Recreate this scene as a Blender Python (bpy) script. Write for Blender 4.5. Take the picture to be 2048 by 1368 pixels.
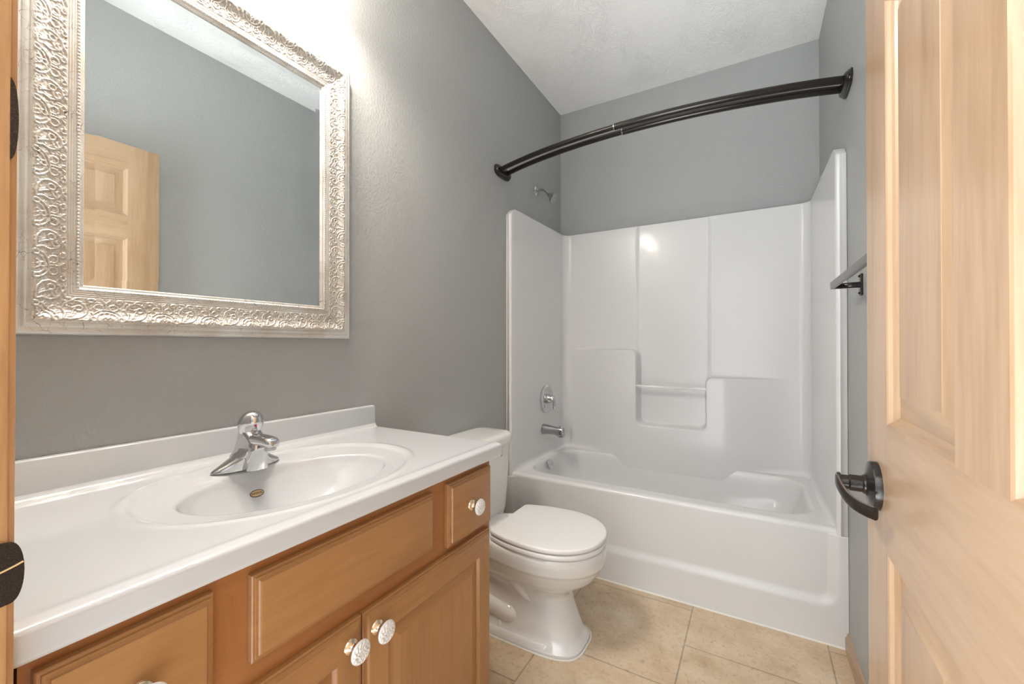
import bpy, bmesh, math
import numpy as np
from mathutils import Vector, Matrix

for o in list(bpy.data.objects):
    bpy.data.objects.remove(o, do_unlink=True)
sc = bpy.context.scene
COL = sc.collection

# ------------------------------------------------------------------ camera
cam_d = bpy.data.cameras.new('camera')
cam = bpy.data.objects.new('camera', cam_d)
COL.objects.link(cam)
cam_d.sensor_width = 36.0
cam_d.lens = 837.5 / 2048 * 36.0
cam_d.clip_start = 0.01
cam.location = (1.2144, 0.0, 1.1641)
cam.rotation_euler = (math.radians(90.335), math.radians(0.0), math.radians(30.05))
sc.camera = cam

# ------------------------------------------------------------------ world (added fill light coming in through the doorway)
world = bpy.data.worlds.new('doorway_fill')
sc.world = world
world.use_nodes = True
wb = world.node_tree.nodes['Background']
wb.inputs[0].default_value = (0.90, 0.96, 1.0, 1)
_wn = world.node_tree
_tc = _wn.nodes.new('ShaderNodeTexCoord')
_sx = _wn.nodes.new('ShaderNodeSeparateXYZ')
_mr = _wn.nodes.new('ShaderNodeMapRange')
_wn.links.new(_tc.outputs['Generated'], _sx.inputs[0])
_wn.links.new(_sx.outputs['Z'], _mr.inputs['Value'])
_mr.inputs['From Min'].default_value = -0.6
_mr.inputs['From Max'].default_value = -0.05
_mr.inputs['To Min'].default_value = 9.0      # added fill, stronger from below to brighten the ceiling
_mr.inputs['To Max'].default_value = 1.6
_mu = _wn.nodes.new('ShaderNodeMapRange')                  # extra fill added from above
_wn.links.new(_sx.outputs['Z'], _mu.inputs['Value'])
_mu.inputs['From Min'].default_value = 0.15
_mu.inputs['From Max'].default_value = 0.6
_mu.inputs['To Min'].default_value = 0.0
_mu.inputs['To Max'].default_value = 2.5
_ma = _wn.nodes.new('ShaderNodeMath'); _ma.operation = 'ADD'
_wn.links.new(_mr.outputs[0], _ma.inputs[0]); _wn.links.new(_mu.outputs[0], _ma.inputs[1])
_mx = _wn.nodes.new('ShaderNodeMapRange')                  # added fill dimmed towards +X to spare the counter front
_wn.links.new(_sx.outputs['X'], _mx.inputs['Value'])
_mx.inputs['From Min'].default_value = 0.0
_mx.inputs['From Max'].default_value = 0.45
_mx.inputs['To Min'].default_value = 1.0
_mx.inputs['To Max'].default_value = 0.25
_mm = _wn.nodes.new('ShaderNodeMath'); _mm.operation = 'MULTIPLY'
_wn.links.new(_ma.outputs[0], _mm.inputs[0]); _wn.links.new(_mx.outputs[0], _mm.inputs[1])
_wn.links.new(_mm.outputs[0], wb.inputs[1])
sc.view_settings.view_transform = 'Standard'
sc.view_settings.look = 'None'
sc.view_settings.gamma = 1.0
sc.view_settings.exposure = 0.62
sc.view_settings.use_curve_mapping = False
sc.cycles.use_denoising = True
sc.cycles.max_bounces = 10
sc.cycles.diffuse_bounces = 6
sc.cycles.glossy_bounces = 6
sc.cycles.sample_clamp_indirect = 6.0

LAMP_Y = (0.385, 0.585, 0.785)
LAMP_X, LAMP_Z = 0.165, 2.335
LAMP_POWER = 9.5
LAMP_COL = (1.0, 0.90, 0.78)

# room
W, D, H = 1.524, 2.805, 2.83
YF = 0.105            # inner face of the front wall
YT = 2.027            # front of the tub

# ------------------------------------------------------------------ helpers
def new_obj(name, me, mats, parent=None, smooth=None):
    if not isinstance(mats, (list, tuple)):
        mats = [mats]
    for m in mats:
        me.materials.append(m)
    o = bpy.data.objects.new(name, me)
    COL.objects.link(o)
    if parent is not None:
        o.parent = parent
    return o

def fin(name, bm, mats, parent=None, smooth=40, normals=True, merge=True):
    if merge:
        bmesh.ops.remove_doubles(bm, verts=bm.verts, dist=1e-6)
    if normals:
        bmesh.ops.recalc_face_normals(bm, faces=bm.faces)
    if smooth:
        a = math.radians(smooth)
        for f in bm.faces:
            f.smooth = True
        for e in bm.edges:
            if len(e.link_faces) == 2 and e.calc_face_angle(0) > a:
                e.smooth = False
    if parent is not None:            # build in world space, store relative to the parent
        bmesh.ops.translate(bm, verts=bm.verts, vec=-Vector(world_loc(parent)))
    me = bpy.data.meshes.new(name)
    bm.to_mesh(me)
    bm.free()
    return new_obj(name, me, mats, parent)

def world_loc(o):
    v = Vector((0, 0, 0))
    while o is not None:
        v += o.location
        o = o.parent
    return v

def thing(name, label, cat, loc=(0, 0, 0), group=None):
    o = bpy.data.objects.new(name, None)
    COL.objects.link(o)
    o.empty_display_size = 0.05
    o.location = loc
    o['label'] = label
    o['category'] = cat
    if group:
        o['group'] = group
    return o

def tag(o, label, cat):
    o['label'] = label
    o['category'] = cat
    return o

def struct(o, label=None):
    o['kind'] = 'structure'
    if label:
        o['label'] = label
    return o

def box(bm, x0, x1, y0, y1, z0, z1, bev=0.0, seg=3, mat=0):
    r = bmesh.ops.create_cube(bm, size=1.0)
    vs = r['verts']
    bmesh.ops.scale(bm, verts=vs, vec=(x1 - x0, y1 - y0, z1 - z0))
    bmesh.ops.translate(bm, verts=vs, vec=((x0 + x1) / 2, (y0 + y1) / 2, (z0 + z1) / 2))
    fs = set(f for v in vs for f in v.link_faces)
    for f in fs:
        f.material_index = mat
    if bev > 0:
        es = list(set(e for v in vs for e in v.link_edges))
        bmesh.ops.bevel(bm, geom=es, offset=bev, segments=seg, affect='EDGES', profile=0.5)

def loop_verts(bm, pts):
    return [bm.verts.new(p) for p in pts]

def bridge(bm, a, b, mat=0, closed=True):
    n = len(a)
    for i in range(n if closed else n - 1):
        j = (i + 1) % n
        try:
            f = bm.faces.new((a[i], a[j], b[j], b[i]))
            f.material_index = mat
        except ValueError:
            pass

def loft(bm, rings, cap0=True, cap1=True, mat=0):
    vs = [loop_verts(bm, r) for r in rings]
    for a, b in zip(vs, vs[1:]):
        bridge(bm, a, b, mat)
    if cap0:
        bm.faces.new(vs[0]).material_index = mat
    if cap1:
        bm.faces.new(vs[-1]).material_index = mat

def frame_of(axis):
    a = Vector(axis).normalized()
    t = Vector((0, 0, 1)) if abs(a.z) < 0.9 else Vector((0, 1, 0))
    u = a.cross(t).normalized()
    v = a.cross(u).normalized()
    return a, u, v

def lathe(bm, org, axis, prof, n=40, mat=0):
    """prof: list of (distance along axis, radius)"""
    a, u, v = frame_of(axis)
    org = Vector(org)
    rings = []
    for d, r in prof:
        r = max(r, 1e-5)
        rings.append([org + a * d + (u * math.cos(2 * math.pi * k / n) + v * math.sin(2 * math.pi * k / n)) * r for k in range(n)])
    loft(bm, rings, True, True, mat)

def tube(bm, pts, rad, n=16, mat=0, flat=None):
    """sweep a circle (or an ellipse rad x flat in fixed up z) along pts"""
    pts = [Vector(p) for p in pts]
    rings = []
    up = None
    for i, p in enumerate(pts):
        if i == 0:
            t = pts[1] - pts[0]
        elif i == len(pts) - 1:
            t = pts[-1] - pts[-2]
        else:
            t = pts[i + 1] - pts[i - 1]
        t.normalize()
        if up is None:
            up = Vector((0, 0, 1)) if abs(t.z) < 0.9 else Vector((0, 1, 0))
        u = t.cross(up).normalized()
        v = u.cross(t).normalized()
        up = v
        r = rad[i] if isinstance(rad, (list, tuple)) else rad
        r2 = r if flat is None else flat
        rings.append([p + u * math.cos(2 * math.pi * k / n) * r + v * math.sin(2 * math.pi * k / n) * r2 for k in range(n)])
    loft(bm, rings, True, True, mat)

def spline(pts, n=8):
    """Catmull-Rom through points"""
    P = [np.array(p, float) for p in pts]
    P = [2 * P[0] - P[1]] + P + [2 * P[-1] - P[-2]]
    out = []
    for i in range(1, len(P) - 2):
        for k in range(n):
            t = k / n
            a, b, c, d = P[i - 1], P[i], P[i + 1], P[i + 2]
            out.append(0.5 * ((2 * b) + (c - a) * t + (2 * a - 5 * b + 4 * c - d) * t * t + (3 * b - a - 3 * c + d) * t ** 3))
    out.append(P[-2])
    return [tuple(p) for p in out]

def grid_mesh(name, V, mats, parent=None, flip=False, matidx=None, uv=None, sharp=None):
    """V: array (n, m, 3) of points -> smooth mesh"""
    n, m = V.shape[:2]
    idx = np.arange(n * m).reshape(n, m)
    q = np.stack([idx[:-1, :-1], idx[1:, :-1], idx[1:, 1:], idx[:-1, 1:]], -1).reshape(-1, 4)
    if flip:
        q = q[:, ::-1]
    pts = V.reshape(-1, 3).copy()
    if parent is not None:
        pts = pts - np.array(world_loc(parent))
    me = bpy.data.meshes.new(name)
    me.from_pydata([tuple(p) for p in pts], [], [tuple(int(i) for i in f) for f in q])
    me.polygons.foreach_set('use_smooth', [True] * len(me.polygons))
    me.update()
    return new_obj(name, me, mats, parent)

def smooth01(t):
    t = np.clip(t, 0, 1)
    return t * t * (3 - 2 * t)

def superell(cx, cy, ax, ay, n, z, N=96, ab=None):
    out = []
    for k in range(N):
        th = 2 * math.pi * k / N
        c, s = math.cos(th), math.sin(th)
        r = (abs(c) ** n + abs(s) ** n) ** (-1.0 / n)
        aa = ax if (c >= 0 or ab is None) else ab
        out.append((cx + aa * c * r, cy + ay * s * r, z))
    return out

# ------------------------------------------------------------------ materials
def mat_new(name):
    m = bpy.data.materials.new(name)
    m.use_nodes = True
    nt = m.node_tree
    b = nt.nodes['Principled BSDF']
    return m, nt, b

def simple(name, col, rough=0.5, metal=0.0, spec=0.5, coat=0.0):
    m, nt, b = mat_new(name)
    b.inputs['Base Color'].default_value = (*col, 1)
    b.inputs['Roughness'].default_value = rough
    b.inputs['Metallic'].default_value = metal
    b.inputs['Specular IOR Level'].default_value = spec
    b.inputs['Coat Weight'].default_value = coat
    b.inputs['Coat Roughness'].default_value = 0.08
    return m

def nd(nt, t, **kw):
    n = nt.nodes.new(t)
    for k, v in kw.items():
        if k.startswith('i_'):
            key = k[2:].replace('_', ' ')
            n.inputs[key].default_value = v
        else:
            setattr(n, k, v)
    return n

def ramp(nt, stops):
    r = nt.nodes.new('ShaderNodeValToRGB')
    e = r.color_ramp.elements
    while len(e) < len(stops):
        e.new(0.5)
    for el, (p, c) in zip(e, stops):
        el.position = p
        el.color = c if len(c) == 4 else (*c, 1)
    return r

def bump_noise(nt, b, scale, dist, detail=3, rough=0.5, strength=1.0, vec=None):
    n = nd(nt, 'ShaderNodeTexNoise', i_Scale=scale, i_Detail=detail, i_Roughness=rough)
    if vec is not None:
        nt.links.new(vec, n.inputs['Vector'])
    bp = nd(nt, 'ShaderNodeBump', i_Strength=strength, i_Distance=dist)
    nt.links.new(n.outputs['Fac'], bp.inputs['Height'])
    nt.links.new(bp.outputs['Normal'], b.inputs['Normal'])
    return n, bp

def geo_pos(nt):
    g = nt.nodes.new('ShaderNodeNewGeometry')
    return g.outputs['Position']

def make_wall_mat(name, col):
    m, nt, b = mat_new(name)
    pos = geo_pos(nt)
    b.inputs['Base Color'].default_value = (*col, 1)
    b.inputs['Roughness'].default_value = 0.42
    b.inputs['Specular IOR Level'].default_value = 0.4
    bump_noise(nt, b, 110, 0.0030, detail=4, rough=0.6, strength=0.8, vec=pos)
    return m

M_wall = make_wall_mat('grey_paint', (0.378, 0.390, 0.389))

def make_ceiling():
    m, nt, b = mat_new('textured_ceiling_paint')
    pos = geo_pos(nt)
    b.inputs['Base Color'].default_value = (0.94, 0.935, 0.925, 1)
    b.inputs['Roughness'].default_value = 0.7
    # brushed fan strokes: per-cell direction, wavy fine lines
    no = nd(nt, 'ShaderNodeTexNoise', i_Scale=5.0, i_Detail=2.0)
    nt.links.new(pos, no.inputs['Vector'])
    mx = nd(nt, 'ShaderNodeVectorMath', operation='MULTIPLY_ADD')
    nt.links.new(no.outputs['Color'], mx.inputs[0])
    mx.inputs[1].default_value = (0.55, 0.55, 0.0)
    nt.links.new(pos, mx.inputs[2])
    wv = nd(nt, 'ShaderNodeTexNoise', i_Scale=42.0, i_Detail=3.0, i_Roughness=0.5, i_Distortion=0.9)
    mp = nd(nt, 'ShaderNodeMapping')
    mp.inputs['Scale'].default_value = (3.0, 0.75, 1)
    nt.links.new(mx.outputs[0], mp.inputs['Vector'])
    nt.links.new(mp.outputs[0], wv.inputs['Vector'])
    msk = nd(nt, 'ShaderNodeTexNoise', i_Scale=3.2, i_Detail=1.0)
    nt.links.new(pos, msk.inputs['Vector'])
    rp = ramp(nt, [(0.38, (0.30, 0.30, 0.30)), (0.58, (1, 1, 1))])
    nt.links.new(msk.outputs['Fac'], rp.inputs['Fac'])
    ml = nd(nt, 'ShaderNodeMath', operation='MULTIPLY')
    nt.links.new(wv.outputs['Fac'], ml.inputs[0])
    nt.links.new(rp.outputs['Color'], ml.inputs[1])
    bp = nd(nt, 'ShaderNodeBump', i_Strength=0.8, i_Distance=0.0058)
    nt.links.new(ml.outputs[0], bp.inputs['Height'])
    nt.links.new(bp.outputs['Normal'], b.inputs['Normal'])
    return m
M_ceil = make_ceiling()

def make_floor():
    m, nt, b = mat_new('beige_stone_tile')
    pos = geo_pos(nt)
    sx = nd(nt, 'ShaderNodeSeparateXYZ')
    nt.links.new(pos, sx.inputs[0])
    T = 0.481
    ax = nd(nt, 'ShaderNodeMath', operation='ADD'); ax.inputs[1].default_value = -0.495 + 4 * T
    nt.links.new(sx.outputs['X'], ax.inputs[0])
    ay = nd(nt, 'ShaderNodeMath', operation='ADD'); ay.inputs[1].default_value = -1.744 + 8 * T
    nt.links.new(sx.outputs['Y'], ay.inputs[0])
    cb = nd(nt, 'ShaderNodeCombineXYZ')
    nt.links.new(ay.outputs[0], cb.inputs['X'])
    nt.links.new(ax.outputs[0], cb.inputs['Y'])
    br = nd(nt, 'ShaderNodeTexBrick', offset=0.5, offset_frequency=2, squash=1.0)
    br.inputs['Scale'].default_value = 1.0
    br.inputs['Brick Width'].default_value = T
    br.inputs['Row Height'].default_value = T
    br.inputs['Mortar Size'].default_value = 0.0032
    br.inputs['Mortar Smooth'].default_value = 0.3
    br.inputs['Color1'].default_value = (0.95, 0.95, 0.95, 1)
    br.inputs['Color2'].default_value = (1, 1, 1, 1)
    br.inputs['Mortar'].default_value = (0.62, 0.64, 0.66, 1)
    nt.links.new(cb.outputs[0], br.inputs['Vector'])
    n1 = nd(nt, 'ShaderNodeTexNoise', i_Scale=7.0, i_Detail=6.0, i_Roughness=0.62)
    n2 = nd(nt, 'ShaderNodeTexNoise', i_Scale=60.0, i_Detail=6.0, i_Roughness=0.7, i_Distortion=0.6)
    for n in (n1, n2):
        nt.links.new(pos, n.inputs['Vector'])
    r1 = ramp(nt, [(0.32, (0.52, 0.385, 0.25)), (0.5, (0.63, 0.495, 0.345)), (0.68, (0.70, 0.58, 0.43))])
    nt.links.new(n1.outputs['Fac'], r1.inputs['Fac'])
    r2 = ramp(nt, [(0.30, (0.52, 0.44, 0.35)), (0.46, (0.96, 0.95, 0.93)), (0.8, (1, 1, 1))])
    nt.links.new(n2.outputs['Fac'], r2.inputs['Fac'])
    m1 = nd(nt, 'ShaderNodeMixRGB', blend_type='MULTIPLY'); m1.inputs[0].default_value = 0.7
    nt.links.new(r1.outputs[0], m1.inputs[1]); nt.links.new(r2.outputs[0], m1.inputs[2])
    m2 = nd(nt, 'ShaderNodeMixRGB', blend_type='MULTIPLY'); m2.inputs[0].default_value = 1.0
    nt.links.new(m1.outputs[0], m2.inputs[1]); nt.links.new(br.outputs['Color'], m2.inputs[2])
    nt.links.new(m2.outputs[0], b.inputs['Base Color'])
    b.inputs['Roughness'].default_value = 0.42
    bp = nd(nt, 'ShaderNodeBump', i_Strength=0.6, i_Distance=0.0015, invert=True)
    nt.links.new(br.outputs['Fac'], bp.inputs['Height'])
    bp2 = nd(nt, 'ShaderNodeBump', i_Strength=0.35, i_Distance=0.0012)
    nt.links.new(n2.outputs['Fac'], bp2.inputs['Height'])
    nt.links.new(bp.outputs['Normal'], bp2.inputs['Normal'])
    nt.links.new(bp2.outputs['Normal'], b.inputs['Normal'])
    return m
M_floor = make_floor()

def wood(name, axis, dark, mid, light, rough=0.35, coat=0.0, big=2.2, fine=46, contrast=1.0, off=(0, 0, 0)):
    """long grain along axis 0/1/2 (world)"""
    m, nt, b = mat_new(name)
    pos = geo_pos(nt)
    mp = nd(nt, 'ShaderNodeMapping')
    s = [1.0, 1.0, 1.0]
    s[axis] = 0.085
    mp.inputs['Scale'].default_value = s
    mp.inputs['Location'].default_value = off
    nt.links.new(pos, mp.inputs['Vector'])
    n1 = nd(nt, 'ShaderNodeTexNoise', i_Scale=big * 4, i_Detail=3.0, i_Roughness=0.55, i_Distortion=0.5)
    n2 = nd(nt, 'ShaderNodeTexNoise', i_Scale=fine * 2, i_Detail=5.0, i_Roughness=0.65, i_Distortion=0.3)
    for n in (n1, n2):
        nt.links.new(mp.outputs[0], n.inputs['Vector'])
    mi = nd(nt, 'ShaderNodeMixRGB', blend_type='MIX'); mi.inputs[0].default_value = 0.42
    nt.links.new(n1.outputs['Fac'], mi.inputs[1]); nt.links.new(n2.outputs['Fac'], mi.inputs[2])
    c = 0.16 / contrast
    r = ramp(nt, [(0.5 - c, dark), (0.5, mid), (0.5 + c, light)])
    nt.links.new(mi.outputs[0], r.inputs['Fac'])
    nt.links.new(r.outputs[0], b.inputs['Base Color'])
    b.inputs['Roughness'].default_value = rough
    b.inputs['Coat Weight'].default_value = coat
    b.inputs['Coat Roughness'].default_value = 0.16
    bp = nd(nt, 'ShaderNodeBump', i_Strength=0.12, i_Distance=0.0006)
    nt.links.new(n2.outputs['Fac'], bp.inputs['Height'])
    nt.links.new(bp.outputs['Normal'], b.inputs['Normal'])
    return m

CAB = ((0.325, 0.155, 0.054), (0.385, 0.192, 0.070), (0.430, 0.228, 0.090))
CABF = ((0.330, 0.130, 0.038), (0.380, 0.160, 0.050), (0.410, 0.182, 0.062))
DOOR = ((0.295, 0.186, 0.105), (0.370, 0.248, 0.152), (0.415, 0.290, 0.190))
M_cab_v = wood('maple_upright_grain', 2, *CAB, rough=0.36, coat=0.25)
M_cab_h = wood('maple_level_grain', 1, *CAB, rough=0.36, coat=0.25)
M_face_v = wood('maple_frame_upright', 2, *CABF, rough=0.36, coat=0.25)
M_face_h = wood('maple_frame_level', 1, *CABF, rough=0.36, coat=0.25)
M_door_v = wood('pine_upright_grain', 2, *DOOR, rough=0.34, coat=0.35, big=3.0)
M_door_h = wood('pine_level_grain', 1, *DOOR, rough=0.34, coat=0.35, big=3.0, off=(3, 2, 1))
M_jamb = wood('pine_jamb', 2, (0.42, 0.22, 0.09), (0.55, 0.32, 0.15), (0.62, 0.39, 0.2), rough=0.4)

def make_acrylic(name, col, rough, coat=0.6, bump=0.0):
    m, nt, b = mat_new(name)
    b.inputs['Base Color'].default_value = (*col, 1)
    b.inputs['Roughness'].default_value = rough
    b.inputs['Coat Weight'].default_value = coat
    b.inputs['Coat Roughness'].default_value = 0.09
    if bump:
        bump_noise(nt, b, 9, bump, detail=2, strength=0.3, vec=geo_pos(nt))
    return m
M_tub = make_acrylic('white_fibreglass', (0.705, 0.71, 0.72), 0.27, 0.22, 0.0012)
M_top = make_acrylic('white_cultured_marble', (0.56, 0.58, 0.605), 0.14, 0.5)
M_china = make_acrylic('white_vitreous_china', (0.76, 0.76, 0.755), 0.09, 0.6)
M_seat = simple('white_seat_plastic', (0.80, 0.80, 0.80), 0.22)
M_caulk = simple('white_caulk', (0.78, 0.76, 0.72), 0.6)
M_chrome = simple('chrome', (0.64, 0.64, 0.65), 0.07, 1.0)
M_chrome_s = simple('satin_chrome', (0.46, 0.46, 0.465), 0.2, 1.0)
M_nozzle = simple('grey_nozzle_plate', (0.42, 0.42, 0.43), 0.45)
M_hole = simple('dark_rubber', (0.03, 0.03, 0.03), 0.6)
M_red = simple('red_dot', (0.45, 0.02, 0.05), 0.4)
M_brass = simple('champagne_metal', (0.80, 0.66, 0.50), 0.18, 1.0)
M_glassbar = None

def make_bronze():
    m, nt, b = mat_new('oil_rubbed_bronze')
    pos = geo_pos(nt)
    n = nd(nt, 'ShaderNodeTexNoise', i_Scale=900.0, i_Detail=2.0)
    nt.links.new(pos, n.inputs['Vector'])
    r = ramp(nt, [(0.35, (0.012, 0.010, 0.009)), (0.7, (0.035, 0.028, 0.024))])
    nt.links.new(n.outputs['Fac'], r.inputs['Fac'])
    nt.links.new(r.outputs[0], b.inputs['Base Color'])
    b.inputs['Metallic'].default_value = 0.4
    b.inputs['Roughness'].default_value = 0.24
    b.inputs['Specular IOR Level'].default_value = 0.6
    return m
M_bronze = make_bronze()
M_bronze_e = simple('worn_bronze_edge', (0.30, 0.24, 0.21), 0.3, 0.9)
M_bar = simple('brushed_bronze_bar', (0.17, 0.165, 0.16), 0.30, 0.6)

def make_silver():
    m, nt, b = mat_new('antique_silver_leaf')
    pos = geo_pos(nt)
    # fine crackle
    mp = nd(nt, 'ShaderNodeMapping'); mp.inputs['Scale'].default_value = (1, 1, 1)
    nt.links.new(pos, mp.inputs['Vector'])
    n0 = nd(nt, 'ShaderNodeTexNoise', i_Scale=14.0, i_Detail=3.0)
    nt.links.new(pos, n0.inputs['Vector'])
    va = nd(nt, 'ShaderNodeVectorMath', operation='MULTIPLY_ADD')
    nt.links.new(n0.outputs['Color'], va.inputs[0]); va.inputs[1].default_value = (0.05, 0.05, 0.05)
    nt.links.new(pos, va.inputs[2])
    vo = nd(nt, 'ShaderNodeTexVoronoi', feature='DISTANCE_TO_EDGE', i_Scale=55.0)
    nt.links.new(va.outputs[0], vo.inputs['Vector'])
    rc = ramp(nt, [(0.0, (1, 1, 1)), (0.02, (0, 0, 0))])
    nt.links.new(vo.outputs['Distance'], rc.inputs['Fac'])
    n1 = nd(nt, 'ShaderNodeTexNoise', i_Scale=22.0, i_Detail=5.0, i_Roughness=0.7)
    nt.links.new(pos, n1.inputs['Vector'])
    r1 = ramp(nt, [(0.47, (0, 0, 0)), (0.60, (1, 1, 1))])
    nt.links.new(n1.outputs['Fac'], r1.inputs['Fac'])
    mu = nd(nt, 'ShaderNodeMath', operation='MULTIPLY')
    nt.links.new(rc.outputs[0], mu.inputs[0]); nt.links.new(r1.outputs[0], mu.inputs[1])
    # tan patina in patches and low spots, plus painted crevice shade beside the ridges
    n2 = nd(nt, 'ShaderNodeTexNoise', i_Scale=9.0, i_Detail=4.0)
    nt.links.new(pos, n2.inputs['Vector'])
    r2 = ramp(nt, [(0.42, (0, 0, 0)), (0.66, (0.55, 0.55, 0.55))])
    nt.links.new(n2.outputs['Fac'], r2.inputs['Fac'])
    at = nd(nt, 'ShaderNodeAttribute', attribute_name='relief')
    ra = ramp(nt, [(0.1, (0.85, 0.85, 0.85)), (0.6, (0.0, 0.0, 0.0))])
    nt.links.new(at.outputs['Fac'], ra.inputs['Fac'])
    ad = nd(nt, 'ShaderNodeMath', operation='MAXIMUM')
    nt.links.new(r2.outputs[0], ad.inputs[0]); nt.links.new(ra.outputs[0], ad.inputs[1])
    c1 = nd(nt, 'ShaderNodeMixRGB')
    c1.inputs[1].default_value = (0.70, 0.695, 0.675, 1)
    c1.inputs[2].default_value = (0.43, 0.365, 0.30, 1)
    nt.links.new(ad.outputs[0], c1.inputs[0])
    c2 = nd(nt, 'ShaderNodeMixRGB')
    c2.inputs[2].default_value = (0.045, 0.03, 0.02, 1)
    nt.links.new(mu.outputs[0], c2.inputs[0]); nt.links.new(c1.outputs[0], c2.inputs[1])
    nt.links.new(c2.outputs[0], b.inputs['Base Color'])
    b.inputs['Metallic'].default_value = 0.35
    b.inputs['Roughness'].default_value = 0.36
    bump_noise(nt, b, 420, 0.0006, detail=3, rough=0.6, strength=0.5, vec=pos)
    return m
M_silver = make_silver()
M_mirror = simple('mirror_glass', (0.86, 0.90, 0.90), 0.0, 1.0)
M_gap = simple('black_rebate', (0.02, 0.02, 0.02), 0.7)

def make_acrylic_clear():
    m, nt, b = mat_new('clear_acrylic')
    b.inputs['Base Color'].default_value = (0.95, 0.96, 0.97, 1)
    b.inputs['Roughness'].default_value = 0.03
    b.inputs['Transmission Weight'].default_value = 0.6
    b.inputs['Coat Weight'].default_value = 0.6
    b.inputs['IOR'].default_value = 1.46
    return m
M_clear = make_acrylic_clear()

def emit(name, col, s):
    m, nt, b = mat_new(name)
    b.inputs['Base Color'].default_value = (0.8, 0.8, 0.8, 1)
    b.inputs['Emission Color'].default_value = (*col, 1)
    b.inputs['Emission Strength'].default_value = s
    return m

# ------------------------------------------------------------------ room shell
bm = bmesh.new(); box(bm, -0.12, W + 0.12, -0.03, D + 0.12, -0.1, 0.0)
struct(fin('floor', bm, M_floor, smooth=None), 'beige stone-look floor tiles with grey grout')
bm = bmesh.new(); box(bm, -0.12, W + 0.12, -0.03, D + 0.12, H, H + 0.1)
struct(fin('ceiling', bm, M_ceil, smooth=None), 'white hand-textured ceiling')
bm = bmesh.new(); box(bm, -0.12, 0.0, -0.03, D, 0, H)
struct(fin('wall_left', bm, M_wall, smooth=None), 'grey painted wall behind the mirror and vanity')
bm = bmesh.new(); box(bm, W, W + 0.12, -0.03, D, 0, H)
struct(fin('wall_right', bm, M_wall, smooth=None), 'grey painted wall behind the open door')
bm = bmesh.new(); box(bm, -0.12, W + 0.12, D, D + 0.12, 0, H)
struct(fin('wall_back', bm, M_wall, smooth=None), 'grey painted wall above the bathtub')
JL, JR, JT = 0.580, 1.385, 2.125
bm = bmesh.new()
box(bm, 0, JL - 0.02, -0.03, YF, 0, H)
box(bm, JR + 0.02, W, -0.03, YF, 0, H)
box(bm, JL - 0.02, JR + 0.02, -0.03, YF, JT + 0.02, H)
struct(fin('wall_front', bm, M_wall, smooth=None), 'grey wall around the doorway')

# baseboards
def baseboard(name, pts_xy, n, label):
    """profile swept along a straight run; n = inward normal"""
    prof = [(0, 0), (0.013, 0), (0.013, 0.042), (0.0115, 0.049), (0.008, 0.053), (0.007, 0.060), (0.004, 0.066), (0, 0.068)]
    bm = bmesh.new()
    rings = []
    for (x, y) in pts_xy:
        rings.append([(x + n[0] * d, y + n[1] * d, z) for d, z in prof])
    loft(bm, rings)
    return struct(fin(name, bm, M_door_h, smooth=35), label)
baseboard('baseboard_right', [(W, YF + 0.02), (W, YT - 0.004)], (-1, 0), 'light wood baseboard beside the bathtub end')
baseboard('baseboard_left', [(0, 1.062), (0, YT - 0.004)], (1, 0), 'light wood baseboard behind the toilet')

# door lining of the doorway (jambs, head, casing on the bathroom side)
door_frame = struct(bpy.data.objects.new('trim_1', None), 'light wood jamb and casing of the doorway')
COL.objects.link(door_frame)
def jamb_piece(name, a, b, c):
    bm = bmesh.new()
    box(bm, *a, *b, *c, bev=0.002, seg=2)
    return fin(name, bm, M_jamb, door_frame)
jamb_piece('jamb', (JL - 0.02, JL), (-0.032, YF + 0.004), (0, JT))
jamb_piece('jamb', (JR, JR + 0.02), (-0.032, YF + 0.004), (0, JT))
jamb_piece('head_jamb', (JL - 0.02, JR + 0.02), (-0.032, YF + 0.004), (JT, JT + 0.02))
def casing(name, x_in, x_out):
    s = 1 if x_out > x_in else -1
    prof = [(0, 0), (0, 0.006), (0.003, 0.0095), (0.010, 0.011), (0.018, 0.0105), (0.024, 0.013), (0.045, 0.015), (0.054, 0.014), (0.057, 0.010), (0.057, 0)]
    bm = bmesh.new()
    rings = [[(x_in + s * d, YF + t, z) for d, t in prof] for z in (0.0, JT + 0.062)]
    loft(bm, rings)
    return fin(name, bm, M_jamb, door_frame, smooth=30)
casing('casing', JL - 0.006, JL - 0.063)
casing('casing', JR + 0.006, JR + 0.063)
bm = bmesh.new()
box(bm, JL - 0.006, JR + 0.006, YF, YF + 0.011, JT + 0.006, JT + 0.062, bev=0.003)
fin('head_casing', bm, M_jamb, door_frame)
# strike plate with its rounded lip on the latch jamb
def strike(z, hz, hy, lip, nm, y_in=-0.030, xo=0.0):
    bm = bmesh.new()
    ring = []
    t = 0.0022
    n = 20
    pts = [(y_in, -hz)]
    for k in range(n + 1):
        a = -math.pi / 2 + math.pi * k / n
        pts.append((lip * math.cos(a) ** 0.7 if math.cos(a) > 1e-6 else 0.0, hz * 0.92 * math.sin(a)))
    pts.append((y_in, hz))
    back = [(JL + 0.0002 + xo, YF + 0.002 + p[0], z + p[1]) for p in pts]
    front = [(JL + t + xo, YF + 0.002 + p[0], z + p[1]) for p in pts]
    loft(bm, [back, front])
    return fin(nm, bm, M_bronze, door_frame, smooth=30)
s_ = strike(0.940, 0.033, 0.01, 0.0125, 'strike_plate')
bm = bmesh.new()
tube(bm, spline([(JL + 0.0026, YF - 0.02, 0.945), (JL + 0.0028, YF - 0.006, 0.9425), (JL + 0.0026, YF + 0.006, 0.9452), (JL + 0.0024, YF + 0.0136, 0.948)], 6), 0.0011, 8)
fin('lip_edge', bm, M_brass, s_)
strike(1.388, 0.045, 0.01, 0.0075, 'upper_strike_plate', -0.001, -0.004)

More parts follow.
